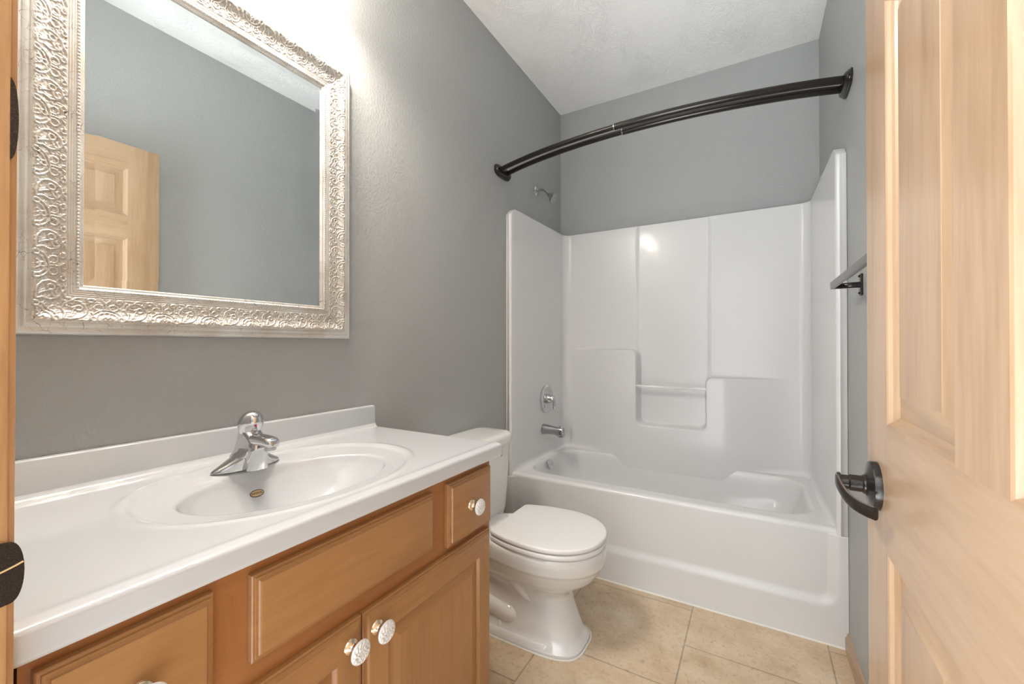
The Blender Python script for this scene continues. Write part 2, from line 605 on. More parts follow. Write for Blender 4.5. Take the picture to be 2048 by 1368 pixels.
# ------------------------------------------------------------------ panelled pieces
def nest(bm, f, rect, prof, mh=0, mv=1, cap=None, close_cap=True):
    """rect (u0,u1,v0,v1); prof list of (inset, depth); f(u,v,d)->xyz; sides get mv/mh"""
    u0, u1, v0, v1 = rect
    prev = None
    for ins, d in prof:
        pts = [f(u0 + ins, v0 + ins, d), f(u1 - ins, v0 + ins, d), f(u1 - ins, v1 - ins, d), f(u0 + ins, v1 - ins, d)]
        cur = [bm.verts.new(p) for p in pts]
        if prev:
            for i in range(4):
                j = (i + 1) % 4
                fc = bm.faces.new((prev[i], prev[j], cur[j], cur[i]))
                fc.material_index = mh if i in (0, 2) else mv
        prev = cur
    if close_cap:
        fc = bm.faces.new(prev)
        fc.material_index = mv if cap is None else cap
    return prev

# ------------------------------------------------------------------ door (open against the right wall)
DX0, DX1 = 1.382, 1.417
DY0, DY1 = 0.113, 0.926
DZ0, DZ1 = 0.012, 2.113
door = struct(bpy.data.objects.new('door_1', None), 'light pine six-panel door standing open')
COL.objects.link(door)
door.location = (DX1, DY0, 0)
bm = bmesh.new()
stile = 0.117
ycuts = [DY0, DY0 + stile - 0.005, 0.464, 0.565, DY1 - stile - 0.003, DY1]
zrails = [DZ0, 0.25, 0.856, 1.045, 1.67, 1.775, 2.003, DZ1]
pan_z = [(0.25, 0.856), (1.045, 1.67), (1.775, 2.003)]
pan_y = [(ycuts[1], ycuts[2]), (ycuts[3], ycuts[4])]
pprof = [(0, 0), (0.003, 0.0015), (0.006, 0.006), (0.011, 0.0085), (0.014, 0.012), (0.017, 0.012), (0.045, 0.005), (0.0465, 0.004)]
for side in (0, 1):
    if side == 0:
        f = lambda u, v, d: (DX0 + d, u, v)
    else:
        f = lambda u, v, d: (DX1 - d, u, v)
    def flat(y0, y1, z0, z1, mi):
        vs = [bm.verts.new(f(*p, 0)) for p in ((y0, z0), (y1, z0), (y1, z1), (y0, z1))]
        bm.faces.new(vs).material_index = mi
    for i in range(5):
        for j in range(7):
            inpan = i in (1, 3) and j in (1, 3, 5)
            if inpan:
                nest(bm, f, (ycuts[i], ycuts[i + 1], zrails[j], zrails[j + 1]), pprof, mh=1, mv=0, cap=0)
            else:
                flat(ycuts[i], ycuts[i + 1], zrails[j], zrails[j + 1], 0 if (i in (0, 4) or (i == 2 and j in (1, 3, 5))) else 1)
for i in range(5):
    for zc in (DZ0, DZ1):
        bm.faces.new([bm.verts.new(v) for v in ((DX0, ycuts[i], zc), (DX0, ycuts[i + 1], zc), (DX1, ycuts[i + 1], zc), (DX1, ycuts[i], zc))])
for j in range(7):
    for yc in (DY0, DY1):
        bm.faces.new([bm.verts.new(v) for v in ((DX0, yc, zrails[j]), (DX0, yc, zrails[j + 1]), (DX1, yc, zrails[j + 1]), (DX1, yc, zrails[j]))])
fin('door_leaf', bm, [M_door_v, M_door_h], door, smooth=20)

def lever(side):
    """door lever: rosette, neck, curved blade. side -1: towards the room, +1 towards the wall"""
    x0 = DX0 if side < 0 else DX1
    yc, zc = 0.862, 0.941
    bm = bmesh.new()
    ax = (side, 0, 0)
    lathe(bm, (x0, yc, zc), ax, [(0, 0.0375), (0.0075, 0.0375), (0.0095, 0.0365), (0.0105, 0.034), (0.0130, 0.020), (0.0145, 0.0175), (0.016, 0.0160)], 48)
    ro = fin('rosette', bm, M_bronze, None, smooth=30)
    bm = bmesh.new()
    lathe(bm, (x0 + side * 0.014, yc, zc), ax, [(0, 0.0150), (0.004, 0.0145), (0.006, 0.0128), (0.021, 0.0128), (0.023, 0.0112), (0.036, 0.0108)], 40)
    ne = fin('neck', bm, M_bronze, None, smooth=30)
    bm = bmesh.new()
    pts = spline([(0.0475, 0.0115, 0.001), (0.0495, 0.000, 0.001), (0.0500, -0.014, -0.001), (0.048, -0.030, -0.006), (0.044, -0.046, -0.012), (0.037, -0.062, -0.016), (0.028, -0.076, -0.018), (0.019, -0.088, -0.018)], 6)
    rings = []
    P = [Vector((x0 + side * (p[0]), yc + p[1], zc + p[2])) for p in pts]
    for i, p in enumerate(P):
        t = (P[min(i + 1, len(P) - 1)] - P[max(i - 1, 0)]).normalized()
        u = t.cross(Vector((0, 0, 1))).normalized()
        hh, tt = 0.0088, 0.0042
        if i < 6:
            hh = 0.0112
        sec = []
        for k in range(20):
            th = 2 * math.pi * k / 20
            c, s = math.cos(th), math.sin(th)
            r = (abs(c) ** 3.2 + abs(s) ** 3.2) ** (-1 / 3.2)
            sec.append(p + u * (tt * c * r) + Vector((0, 0, 1)) * (hh * s * r))
        rings.append(sec)
    loft(bm, rings)
    bl = fin('lever', bm, M_bronze, None, smooth=35)
    bm = bmesh.new()
    for zz in (0.0084, ):
        tube(bm, [p + Vector((side * 0.0, 0, zz)) for p in P[1:-1]], 0.0016, 8)
    ed = fin('worn_edge', bm, M_bronze_e, bl)
    root = bpy.data.objects.new('door_handle', None)
    COL.objects.link(root)
    root.parent = door
    for o in (ro, ne, bl):
        o.parent = root
        for v in o.data.vertices:
            v.co -= Vector(door.location)
    for v in ed.data.vertices:
        v.co -= Vector(door.location)
    return root
lever(-1)
# (the far-side lever against the wall)
r2 = lever(1)
bm = bmesh.new()
box(bm, DX0 + 0.005, DX1 - 0.005, DY1 - 0.001, DY1 + 0.0012, 0.910, 0.966, bev=0.0008)
box(bm, DX0 + 0.011, DX1 - 0.011, DY1, DY1 + 0.010, 0.930, 0.947, bev=0.002)
fin('latch', bm, M_bronze, door)
for zz in (0.25, 1.06, 1.87):
    bm = bmesh.new()
    lathe(bm, (DX1 + 0.004, DY0 - 0.002, zz - 0.045), (0, 0, 1), [(0, 0.004), (0.002, 0.0055), (0.088, 0.0055), (0.090, 0.004)], 16)
    fin('hinge', bm, M_bronze, door)

# ------------------------------------------------------------------ bathtub and surround
tub = thing('bathtub_surround', 'white one-piece bathtub with moulded shower walls across the back of the room', 'bathtub', (W / 2, YT, 0))
RIM = 0.447
TOPZ = 1.932
XI0, XI1 = 0.036, W - 0.036       # inner faces of the flanges
YB = 2.772                        # inner face of the back panel

def sd_round_box(x, y, cx, cy, hx, hy, r):
    qx = np.abs(x - cx) - hx + r
    qy = np.abs(y - cy) - hy + r
    return np.sqrt(np.maximum(qx, 0) ** 2 + np.maximum(qy, 0) ** 2) + np.minimum(np.maximum(qx, qy), 0) - r

def smin(a, b, k):
    h = np.clip(0.5 + 0.5 * (b - a) / k, 0, 1)
    return b * (1 - h) + a * h - k * h * (1 - h)

def back_protrusion(x, z):
    """how far the moulded lower wall and its shelves stand out of the back panel"""
    L = sd_round_box(x, z, -0.215, 0.066, 0.785, 1.066, 0.045)      # left block up to x .57, z 1.132
    R = sd_round_box(x, z, 1.765, -0.015, 0.80, 0.985, 0.04)        # right block from x .965, z .97
    B = sd_round_box(x, z, 0.75, 0.16, 2.0, 0.50, 0.01)             # base under the niche, z .66
    s = smin(smin(L, B, 0.045), R, 0.045)
    up = smooth01((0.006 - s) / 0.013)
    T = 0.090 * np.minimum(smooth01((x - 0.10) / 0.42), smooth01((1.40 - x) / 0.36))
    lowtaper = 1.0
    p = T * up * lowtaper
    # centre panel set slightly back between two fine beads
    c = smooth01((x - 0.552) / 0.018) * smooth01((0.986 - x) / 0.018)
    p = p - 0.004 * c * (1 - up)
    bead = np.exp(-((x - 0.553) / 0.004) ** 2) + np.exp(-((x - 0.985) / 0.004) ** 2)
    p = p + 0.0025 * bead * (1 - up)
    return p

# horizontal outline of the surround: list of (x, y, kind) ; kind 1 = back wall sample
def arc(cx, cy, r, a0, a1, n):
    return [(cx + r * math.cos(a0 + (a1 - a0) * k / n), cy + r * math.sin(a0 + (a1 - a0) * k / n)) for k in range(n + 1)]
outl = [(0.001, YT + 0.012), (0.001, YT + 0.002), (0.003, YT)]
outl += [(0.022, YT - 0.001)]
outl += arc(0.022, YT + 0.013, 0.014, -math.pi / 2, 0, 8)
outl += [(XI0 + (0.046 - XI0) * t, YT + 0.013 + (YB - 0.05 - YT - 0.013) * t) for t in np.linspace(0.04, 0.98, 22)]
outl += arc(0.096, YB - 0.05, 0.05, math.pi, math.pi / 2, 10)
nb = 470
xs_b = np.linspace(0.099, W - 0.099, nb)
outl += [(x, YB) for x in xs_b]
mir = [(W - x, y) for (x, y) in outl[:outl.index((xs_b[0], YB))]][::-1]
outl += mir
O = np.array(outl)
zz = np.concatenate([np.linspace(RIM - 0.065, TOPZ - 0.03, 440), TOPZ - 0.03 + 0.03 * np.sin(np.linspace(0.05, 1, 8) * math.pi / 2)])
X = np.repeat(O[:, 0][:, None], len(zz), 1)
Y = np.repeat(O[:, 1][:, None], len(zz), 1)
Z = np.repeat(zz[None, :], len(O), 0)
bw = smooth01((Y - (YB - 0.03)) / 0.03)
Y = Y - back_protrusion(X, Z) * bw
# foot fillet where the walls meet the deck
fz = np.clip((RIM + 0.028 - Z) / 0.028, 0, 1)
fil = 0.022 * (1 - np.sqrt(np.clip(1 - fz ** 2, 0, 1)))
inner = smooth01((Y - (YT + 0.03)) / 0.05)
back = bw
X = X + fil * inner * (1 - back) * np.where(X < W / 2, 1, -1)
Y = Y - fil * back * (1 - smooth01(back_protrusion(X, 0 * Z + 0.5) / 0.05))
# flange corners drop away in a curve at their front top
dz_front = 0.035 * smooth01((YT + 0.055 - Y) / 0.055) ** 1.5
Z = np.where(Y < YT + 0.10, np.maximum(Z, RIM - 0.02), Z)
Z = np.where(Z > 1.0, Z - dz_front * smooth01((Z - 1.0) / (TOPZ - 1.0)), Z)
V = np.stack([X, Y, Z], -1)
# top ledge back to the room walls
topx = np.clip(V[:, -1, 0], 0, W).copy()
led = V[:, -1, :].copy()
led2 = led.copy()
isl = (led[:, 0] < W / 2)
sidem = led[:, 1] < YB - 0.03
led2[:, 0] = np.where(sidem, np.where(isl, 0.0015, W - 0.0015), np.clip(led[:, 0], 0.0015, W - 0.0015))
led2[:, 1] = np.where(sidem, led[:, 1], D - 0.0015)
led[:, 2] += 0.004; led2[:, 2] = led[:, 2]
V = np.concatenate([V, led[:, None, :], led2[:, None, :]], 1)
grid_mesh('surround_wall', V, M_tub, tub, flip=True)

# deck and basin
bx0, bx1, by0, by1 = 0.082, 1.425, 2.128, 2.688
xs = np.linspace(0.001, W - 0.001, 270)
ys = np.linspace(YT + 0.028, D - 0.02, 150)
XX, YY = np.meshgrid(xs, ys, indexing='ij')
sd = sd_round_box(XX, YY, (bx0 + bx1) / 2, (by0 + by1) / 2, (bx1 - bx0) / 2, (by1 - by0) / 2, 0.13)
slope_w = 0.13 + 0.17 * smooth01((XX - 0.95) / 0.42) * smooth01((0.30 - np.abs(YY - 2.41)) / 0.12)
rr = np.clip((0.012 - sd) / slope_w, 0, 1)
depth = 0.335 * (1 - (1 - rr) ** 2.4)
depth = depth * smooth01((0.012 - sd) / 0.03)
ZZ = RIM - depth
deck = np.stack([XX, YY, ZZ], -1)
# front lip rolling over into the apron
roll = []
for a in np.linspace(0, math.pi / 2, 7)[::-1]:
    pass
lip = []
R_ = 0.018
for k in range(8):
    a = math.pi / 2 * (1 - k / 7.0)      # from apron face (90deg) to deck (0)
    lip.append((YT + 0.028 - R_ * math.sin(a) + 0.0, RIM - R_ + R_ * math.cos(a)))
lipv = np.array([[[x, y, z] for (y, z) in lip] for x in xs])
deck = np.concatenate([lipv, deck[:, 1:, :]], 1)
# apron with its recessed panel
az = np.concatenate([np.linspace(0.0, 0.02, 3), np.linspace(0.03, RIM - R_ - 0.002, 90)])
AX, AZ = np.meshgrid(xs, az, indexing='ij')
rec = smooth01((AX - 0.028) / 0.022) * smooth01((W - 0.028 - AX) / 0.03)
low = smooth01((AZ - 0.125) / 0.060 + 0.0)
corner = sd_round_box(AX, AZ, W / 2, 0.66, W / 2 - 0.036, 0.51, 0.06)
pm = smooth01((0.012 - corner) / 0.045)
AY = YT - 0.001 + 0.011 * pm + 0.0 * low
apron = np.stack([AX, AY, AZ], -1)
full = np.concatenate([apron, deck], 1)
grid_mesh('tub', full, M_tub, tub, flip=False)
# caulk along the floor
bm = bmesh.new()
tube(bm, [(0.004, YT - 0.002, 0.001), (W - 0.004, YT - 0.002, 0.001)], 0.0045, 8)
fin('caulk_line', bm, M_caulk, tub)
# clear bar across the niche
bm = bmesh.new()
tube(bm, [(0.560, 2.705, 0.900), (0.972, 2.705, 0.900)], 0.0100, 20)
fin('niche_bar', bm, M_clear, tub)
# overflow plate
bm = bmesh.new()
axo = Vector((1, 0, 0.32)).normalized()
lathe(bm, (0.098, 2.408, 0.408), axo, [(0, 0.032), (0.004, 0.0325), (0.007, 0.030), (0.009, 0.024), (0.0095, 0.002)], 40)
ov = fin('overflow_plate', bm, M_chrome, tub, smooth=30)
bm = bmesh.new()
lathe(bm, Vector((0.098, 2.408, 0.408)) + axo * 0.009, axo, [(0, 0.0035), (0.002, 0.003)], 12)
fin('screw', bm, M_chrome_s, ov)

# shower valve
VX, VY, VZ = 0.0395, 2.462, 0.814
valve = thing('shower_valve', 'round chrome shower valve plate with a drop lever on the left tub wall', 'valve', (VX, VY, VZ))
bm = bmesh.new()
lathe(bm, (VX, VY, VZ), (1, 0, 0), [(0, 0.086), (0.008, 0.0885), (0.013, 0.088), (0.018, 0.082), (0.021, 0.072), (0.0205, 0.060), (0.018, 0.048), (0.016, 0.036), (0.016, 0.001)], 64)
fin('escutcheon', bm, M_chrome, valve, smooth=30)
bm = bmesh.new()
lathe(bm, (VX + 0.015, VY, VZ), (1, 0, 0), [(0, 0.030), (0.006, 0.031), (0.020, 0.026), (0.032, 0.024), (0.044, 0.022), (0.052, 0.016), (0.055, 0.001)], 40)
fin('hub', bm, M_chrome, valve, smooth=35)
bm = bmesh.new()
tube(bm, spline([(VX + 0.050, VY, VZ + 0.010), (VX + 0.062, VY, VZ - 0.008), (VX + 0.064, VY + 0.002, VZ - 0.030), (VX + 0.060, VY + 0.004, VZ - 0.052), (VX + 0.066, VY + 0.004, VZ - 0.066)], 6), [0.013] * 6 + [0.011] * 10 + [0.0085] * 9, 16)
fin('lever', bm, M_chrome, valve, smooth=45)

# tub spout
SX, SY, SZ = 0.0395, 2.425, 0.624
spout = thing('tub_spout', 'chrome tub spout with a pull-up diverter below the shower valve', 'faucet', (SX, SY, SZ))
bm = bmesh.new()
rings = []
for (dx, dz, hy, hz, n) in ((0, 0, 0.030, 0.032, 2.2), (0.006, 0, 0.031, 0.033, 2.2), (0.03, -0.0005, 0.029, 0.030, 2.3), (0.06, -0.001, 0.0265, 0.0265, 2.6), (0.09, -0.003, 0.025, 0.0245, 3.0), (0.105, -0.007, 0.0245, 0.027, 3.4), (0.115, -0.0105, 0.0245, 0.0305, 3.6), (0.138, -0.011, 0.0235, 0.0300, 3.6), (0.144, -0.011, 0.021, 0.0275, 3.4)):
    sec = []
    for k in range(36):
        th = 2 * math.pi * k / 36
        c, s = math.cos(th), math.sin(th)
        r = (abs(c) ** n + abs(s) ** n) ** (-1 / n)
        sec.append((SX + dx, SY + hy * c * r, SZ + dz + hz * s * r))
    rings.append(sec)
loft(bm, rings)
fin('spout', bm, M_chrome_s, spout, smooth=35)
bm = bmesh.new()
lathe(bm, (SX + 0.122, SY, SZ + 0.016), (0, 0, 1), [(0, 0.003), (0.006, 0.003), (0.007, 0.0055), (0.013, 0.006), (0.015, 0.004)], 16)
fin('diverter_knob', bm, M_chrome, spout)

# shower head
HX, HY, HZ = 0.0, 2.410, 2.153
sh = thing('shower_fixture', 'small chrome shower head on a bent arm above the tub', 'shower head', (HX, HY, HZ))
bm = bmesh.new()
lathe(bm, (HX, HY, HZ), (1, 0, 0), [(0.0, 0.030), (0.003, 0.031), (0.007, 0.028), (0.011, 0.018), (0.013, 0.010)], 40)
fin('flange', bm, M_chrome, sh, smooth=35)
arm = spline([(0.004, HY, HZ), (0.030, HY, HZ + 0.002), (0.055, HY, HZ - 0.004), (0.076, HY, HZ - 0.020), (0.092, HY, HZ - 0.038)], 8)
bm = bmesh.new(); tube(bm, arm, 0.0085, 20)
fin('arm', bm, M_chrome_s, sh, smooth=50)
hd = Vector((0.74, 0.0, -0.67)).normalized()
h0 = Vector((0.086, HY, HZ - 0.032))
bm = bmesh.new()
lathe(bm, h0, hd, [(0, 0.010), (0.004, 0.014), (0.016, 0.0145), (0.022, 0.017), (0.030, 0.023), (0.042, 0.030), (0.052, 0.0335), (0.058, 0.0335), (0.060, 0.031)], 40)
head = fin('shower_head', bm, M_chrome_s, sh, smooth=35)
bm = bmesh.new()
lathe(bm, h0 + hd * 0.0585, hd, [(0, 0.0285), (0.003, 0.0280), (0.004, 0.001)], 40)
fc = fin('spray_plate', bm, M_nozzle, head, smooth=30)
fc.parent = head
bm = bmesh.new()
a_, u_, v_ = frame_of(hd)
for ri, cnt in ((0.007, 6), (0.014, 12), (0.021, 18)):
    for k in range(cnt):
        th = 2 * math.pi * k / cnt
        c = h0 + hd * 0.0615 + (u_ * math.cos(th) + v_ * math.sin(th)) * ri
        lathe(bm, c, hd, [(0, 0.0014), (0.0022, 0.001)], 6)
fin('nozzles', bm, M_hole, head)

# ------------------------------------------------------------------ double curtain rod
rod = thing('shower_curtain_rod', 'curved double shower curtain rod in dark bronze spanning the tub front', 'curtain rod', (0.0, 1.99, 2.125))
def rod_pt(x, off, bow=0.125):
    t = x / W
    off = off * (1 - 0.16 * (1 - (2 * t - 1) ** 2))
    return (x, 1.988 + off - bow * (1 - (2 * t - 1) ** 2) ** 0.92, 2.121 + 0.020 * t)
for off, xj, bow in ((-0.034, 0.680, 0.128), (0.034, 0.700, 0.124)):
    bm = bmesh.new()
    tube(bm, [rod_pt(x, off, bow) for x in np.linspace(0.012, xj, 40)], 0.0122, 24)
    r1 = fin('inner_tube', bm, M_bronze, rod, smooth=50)
    bm = bmesh.new()
    tube(bm, [rod_pt(x, off, bow) for x in np.linspace(xj - 0.002, W - 0.012, 44)], 0.0145, 24)
    fin('outer_tube', bm, M_bronze, rod, smooth=50)
    bm = bmesh.new()
    tube(bm, [rod_pt(x, off, bow) for x in (xj - 0.003, xj - 0.001, xj + 0.001)], 0.0146, 24)
    fin('joint_ring', bm, M_chrome_s, rod, smooth=50)
for xw, s, zc in ((0.0, 1, 2.119), (W, -1, 2.141)):
    bm = bmesh.new()
    rings = []
    for d, g in ((0.0005, 0.0), (0.005, 0.0), (0.008, -0.003), (0.011, -0.0035), (0.0125, -0.007), (0.018, -0.009), (0.021, -0.013), (0.022, -0.016)):
        rings.append([(xw + s * d, p[0], p[1]) for p in [((1.985 + q[0]), (zc + q[1])) for q in [(x, y) for x, y, _ in superell(0, 0, 0.080 + g, 0.033 + g, 3.0, 0, 48)]]])
    loft(bm, rings)
    fin('flange', bm, M_bronze, rod, smooth=30)

# ------------------------------------------------------------------ towel bar
TX = W - 0.074
tb = thing('towel_bar', 'dark flat towel bar on the right wall, partly hidden by the door', 'towel bar', (W, 1.5, 1.365))
bm = bmesh.new()
box(bm, TX - 0.006, TX + 0.006, 1.215, 1.822, 1.356, 1.381, bev=0.0035)
fin('bar', bm, M_bar, tb)
for yy in (1.775, 1.262):
    bm = bmesh.new()
    box(bm, W - 0.007, W - 0.0005, yy - 0.014, yy + 0.014, 1.326, 1.398, bev=0.002)
    pl = fin('mounting_plate', bm, M_bronze, tb)
    bm = bmesh.new()
    s = 1 if yy > 1.5 else -1
    pts = spline([(W - 0.004, yy, 1.362), (W - 0.035, yy + s * 0.002, 1.362), (TX + 0.018, yy + s * 0.018, 1.363), (TX + 0.002, yy + s * 0.042, 1.366)], 6)
    tube(bm, pts, 0.006, 12, flat=0.0095)
    fin('arm', bm, M_bronze, tb)
    for dz in (-0.028, 0.028):
        bm = bmesh.new()
        lathe(bm, (W - 0.006, yy, 1.362 + dz), (-1, 0, 0), [(0, 0.0045), (0.003, 0.0042), (0.005, 0.002)], 14)
        fin('screw', bm, M_bronze, pl)

# ------------------------------------------------------------------ toilet
TY = 1.545
toilet = thing('toilet', 'white two-piece toilet with closed round lid between vanity and tub', 'toilet', (0.35, TY, 0))
keys = [  # z, xb, xf, xc, hw, n
    (0.000, 0.125, 0.648, 0.40, 0.128, 3.6), (0.012, 0.125, 0.648, 0.40, 0.128, 3.6), (0.026, 0.130, 0.640, 0.40, 0.120, 3.4), (0.040, 0.135, 0.630, 0.40, 0.108, 3.2),
    (0.090, 0.140, 0.612, 0.41, 0.098, 3.0), (0.150, 0.140, 0.592, 0.43, 0.088, 2.8), (0.190, 0.140, 0.582, 0.45, 0.086, 2.6), (0.215, 0.135, 0.600, 0.47, 0.098, 2.4),
    (0.240, 0.130, 0.645, 0.48, 0.128, 2.25), (0.270, 0.130, 0.686, 0.49, 0.155, 2.15), (0.305, 0.140, 0.708, 0.495, 0.172, 2.1), (0.318, 0.142, 0.713, 0.495, 0.177, 2.1), (0.324, 0.143, 0.719, 0.495, 0.182, 2.1),
    (0.360, 0.145, 0.722, 0.50, 0.187, 2.1), (0.380, 0.147, 0.722, 0.50, 0.187, 2.1), (0.388, 0.152, 0.716, 0.50, 0.181, 2.1), (0.390, 0.16, 0.70, 0.50, 0.165, 2.1)]
K = np.array(keys)
zq = np.unique(np.concatenate([np.linspace(0, 0.388, 70), [0.012, 0.318, 0.324, 0.390]]))
cols = [np.interp(zq, K[:, 0], K[:, i]) for i in range(1, 6)]
def sm(a):
    b = a.copy()
    for _ in range(2):
        b[3:-8] = (b[2:-9] + 2 * b[3:-8] + b[4:-7]) / 4
    return b
cols = [sm(c) for c in cols]
bm = bmesh.new()
rings = []
for i, z in enumerate(zq):
    xb, xf, xc, hw, n = [c[i] for c in cols]
    rings.append(superell(xc, TY, xf - xc, hw, n, z, 96, ab=xc - xb))
loft(bm, rings)
# deck that carries the tank
rings = []
for z, g in ((0.300, 0.022), (0.325, 0.006), (0.345, 0.0), (0.376, 0.0), (0.384, -0.004), (0.386, -0.010)):
    rings.append(superell(0.185, TY, 0.165 + g, 0.118 + g * 0.4, 5, z, 64))
loft(bm, rings)
# neck under the deck and the trapway bulges
rings = []
for z, ax_, ay_ in ((0.02, 0.10, 0.09), (0.15, 0.10, 0.075), (0.25, 0.105, 0.085), (0.32, 0.13, 0.108)):
    rings.append(superell(0.20, TY, ax_, ay_, 3, z, 48))
loft(bm, rings)
for s in (-1, 1):
    pts = spline([(0.15, TY + s * 0.055, 0.098), (0.25, TY + s * 0.068, 0.094), (0.345, TY + s * 0.073, 0.088), (0.385, TY + s * 0.070, 0.084), (0.405, TY + s * 0.064, 0.080)], 6)
    tube(bm, pts, [0.042] * 14 + [0.041, 0.040, 0.038, 0.036, 0.034, 0.031, 0.028, 0.023, 0.016, 0.010, 0.004], 20)
    pts = spline([(0.30, TY + s * 0.120, 0.350), (0.345, TY + s * 0.118, 0.310), (0.375, TY + s * 0.100, 0.250), (0.415, TY + s * 0.082, 0.185), (0.475, TY + s * 0.070, 0.145), (0.54, TY + s * 0.060, 0.125)], 6)
    nn_ = len(pts)
    tube(bm, pts, [0.018 * math.sin(math.pi * min(1.0, 0.25 + 0.75 * (i_ / (nn_ - 1)))) ** 0.8 + 0.002 for i_ in range(nn_)], 16)
fin('bowl', bm, M_china, toilet, smooth=50, merge=False)
for s in (-1, 1):
    bm = bmesh.new()
    lathe(bm, (0.325, TY + s * 0.100, 0.030), (0, 0, 1), [(0, 0.0135), (0.003, 0.0135), (0.014, 0.0115), (0.022, 0.0095), (0.026, 0.006), (0.027, 0.001)], 24)
    fin('bolt_cap', bm, M_seat, toilet)
# foot sides widening where the bolts sit
bm = bmesh.new()
rings = []
for z, g in ((0.0, 0.0), (0.018, 0.0), (0.030, -0.006), (0.034, -0.014)):
    rings.append(superell(0.36, TY, 0.225 + g, 0.127 + g, 5, z, 64))
loft(bm, rings)
fin('foot', bm, M_china, toilet, smooth=50)
bm = bmesh.new()
pts = [(x, y, 0.0015) for x, y, _ in superell(0.40, TY, 0.252, 0.1335, 3.6, 0, 96, ab=0.278)]
tube(bm, pts + [pts[0]], 0.0036, 8)
fin('caulk_line', bm, M_caulk, toilet)

def seat_outline(scale, z, clipx=0.303, N=120):
    out = []
    for x, y, _ in superell(0.510, TY, 0.214, 0.193, 2.12, 0, N, ab=0.315):
        x = 0.51 + (x - 0.51) * scale
        y = TY + (y - TY) * scale
        cx = clipx + (1 - scale) * 0.21
        # flat hinge edge with the sides straight to it
        out.append((max(x, cx), y, z))
    return out
def slab(name, z0, z1, rnd, parent, mat, sc0=1.0, dome=0.0):
    bm = bmesh.new()
    rings = []
    for a in np.linspace(0, math.pi / 2, 6):
        rings.append(seat_outline(sc0 * (1 - rnd / 0.2 * (1 - math.sin(a))), z0 + rnd * (1 - math.cos(a))))
    for a in np.linspace(0, math.pi / 2, 6):
        rings.append(seat_outline(sc0 * (1 - rnd / 0.2 * (1 - math.cos(a))), z1 - rnd + rnd * math.sin(a)))
    for q in (0.8, 0.5, 0.2, 0.02):
        rings.append(seat_outline(sc0 * q * 0.98, z1 + dome * (1 - q * q)))
    loft(bm, rings)
    return fin(name, bm, mat, parent, smooth=45)
slab('seat', 0.391, 0.411, 0.0075, toilet, M_seat, 0.995)
slab('lid', 0.4145, 0.433, 0.0065, toilet, M_seat, 1.0, 0.002)
for s in (-1, 1):
    bm = bmesh.new()
    box(bm, 0.262, 0.302, TY + s * 0.070 - 0.014, TY + s * 0.070 + 0.014, 0.386, 0.408, bev=0.006)
    fin('hinge', bm, M_seat, toilet)
# tank
def tank_ring(z, hw, x0, x1, n=7.0):
    return superell((x0 + x1) / 2, TY, (x1 - x0) / 2, hw, n, z, 96)
bm = bmesh.new()
tk = [(0.352, 0.145, 0.04, 0.165), (0.358, 0.168, 0.03, 0.182), (0.370, 0.182, 0.024, 0.190), (0.395, 0.190, 0.02, 0.194), (0.50, 0.200, 0.014, 0.199), (0.62, 0.209, 0.010, 0.203), (0.700, 0.214, 0.008, 0.206)]
TA = np.array(tk); zt = np.concatenate([np.linspace(0.352, 0.395, 12), np.linspace(0.41, 0.70, 14)])
loft(bm, [tank_ring(z, *[np.interp(z, TA[:, 0], TA[:, i]) for i in (1, 2, 3)]) for z in zt])
fin('tank', bm, M_china, toilet, smooth=45)
bm = bmesh.new()
rings = []
for z, g in ((0.699, -0.006), (0.701, 0.0), (0.706, 0.002), (0.728, 0.002), (0.738, -0.001), (0.745, -0.007), (0.749, -0.016), (0.751, -0.03), (0.752, -0.07)):
    rings.append(tank_ring(z, 0.224 + g, 0.003 - g * 0.3, 0.214 + g, 6.0))
loft(bm, rings)
fin('tank_lid', bm, M_china, toilet, smooth=45)
bm = bmesh.new()
lathe(bm, (0.204, TY - 0.155, 0.625), (1, 0, 0), [(0, 0.013), (0.006, 0.013), (0.010, 0.009), (0.022, 0.007)], 20)
tube(bm, spline([(0.222, TY - 0.155, 0.625), (0.226, TY - 0.10, 0.622), (0.228, TY - 0.052, 0.612)], 6), [0.006] * 4 + [0.007] * 4 + [0.0085] * 5, 12, flat=None)
fin('flush_lever', bm, M_chrome, toilet)

# ------------------------------------------------------------------ vanity cabinet
CF = 0.527      # face frame plane
FT = 0.019      # thickness of doors and drawer fronts
vanity = thing('vanity_cabinet', 'honey maple bathroom vanity cabinet under the white sink top', 'cabinet', (0.27, 0.58, 0))
CY0, CY1, CZ = 0.125, 1.052, 0.830
bm = bmesh.new()
box(bm, 0.004, CF - 0.018, CY1 - 0.016, CY1, 0.0, CZ)           # end panel
box(bm, 0.004, CF - 0.018, CY0, CY0 + 0.016, 0.0, CZ)
box(bm, 0.004, CF - 0.02, CY0 + 0.016, CY1 - 0.016, 0.09, 0.105)
box(bm, 0.004, 0.012, CY0 + 0.016, CY1 - 0.016, 0.105, CZ)
fin('carcass', bm, M_cab_v, vanity, smooth=None)
bm = bmesh.new()
def ff(y0, y1, z0, z1, mi):
    box(bm, CF - 0.019, CF, y0, y1, z0, z1, mat=mi)
ff(CY0, CY0 + 0.040, 0.09, CZ, 0)
ff(CY1 - 0.040, CY1, 0.09, CZ, 0)
ff(CY0 + 0.04, CY1 - 0.04, 0.782, CZ, 1)
ff(CY0 + 0.04, CY1 - 0.04, 0.605, 0.685, 1)
ff(CY0 + 0.04, CY1 - 0.04, 0.09, 0.14, 1)
ff(0.300, 0.372, 0.685, 0.782, 0)
ff(0.776, 0.848, 0.685, 0.782, 0)
ff(0.548, 0.596, 0.14, 0.605, 0)
fin('face_frame', bm, [M_face_v, M_face_h], vanity, smooth=None)
bm = bmesh.new()
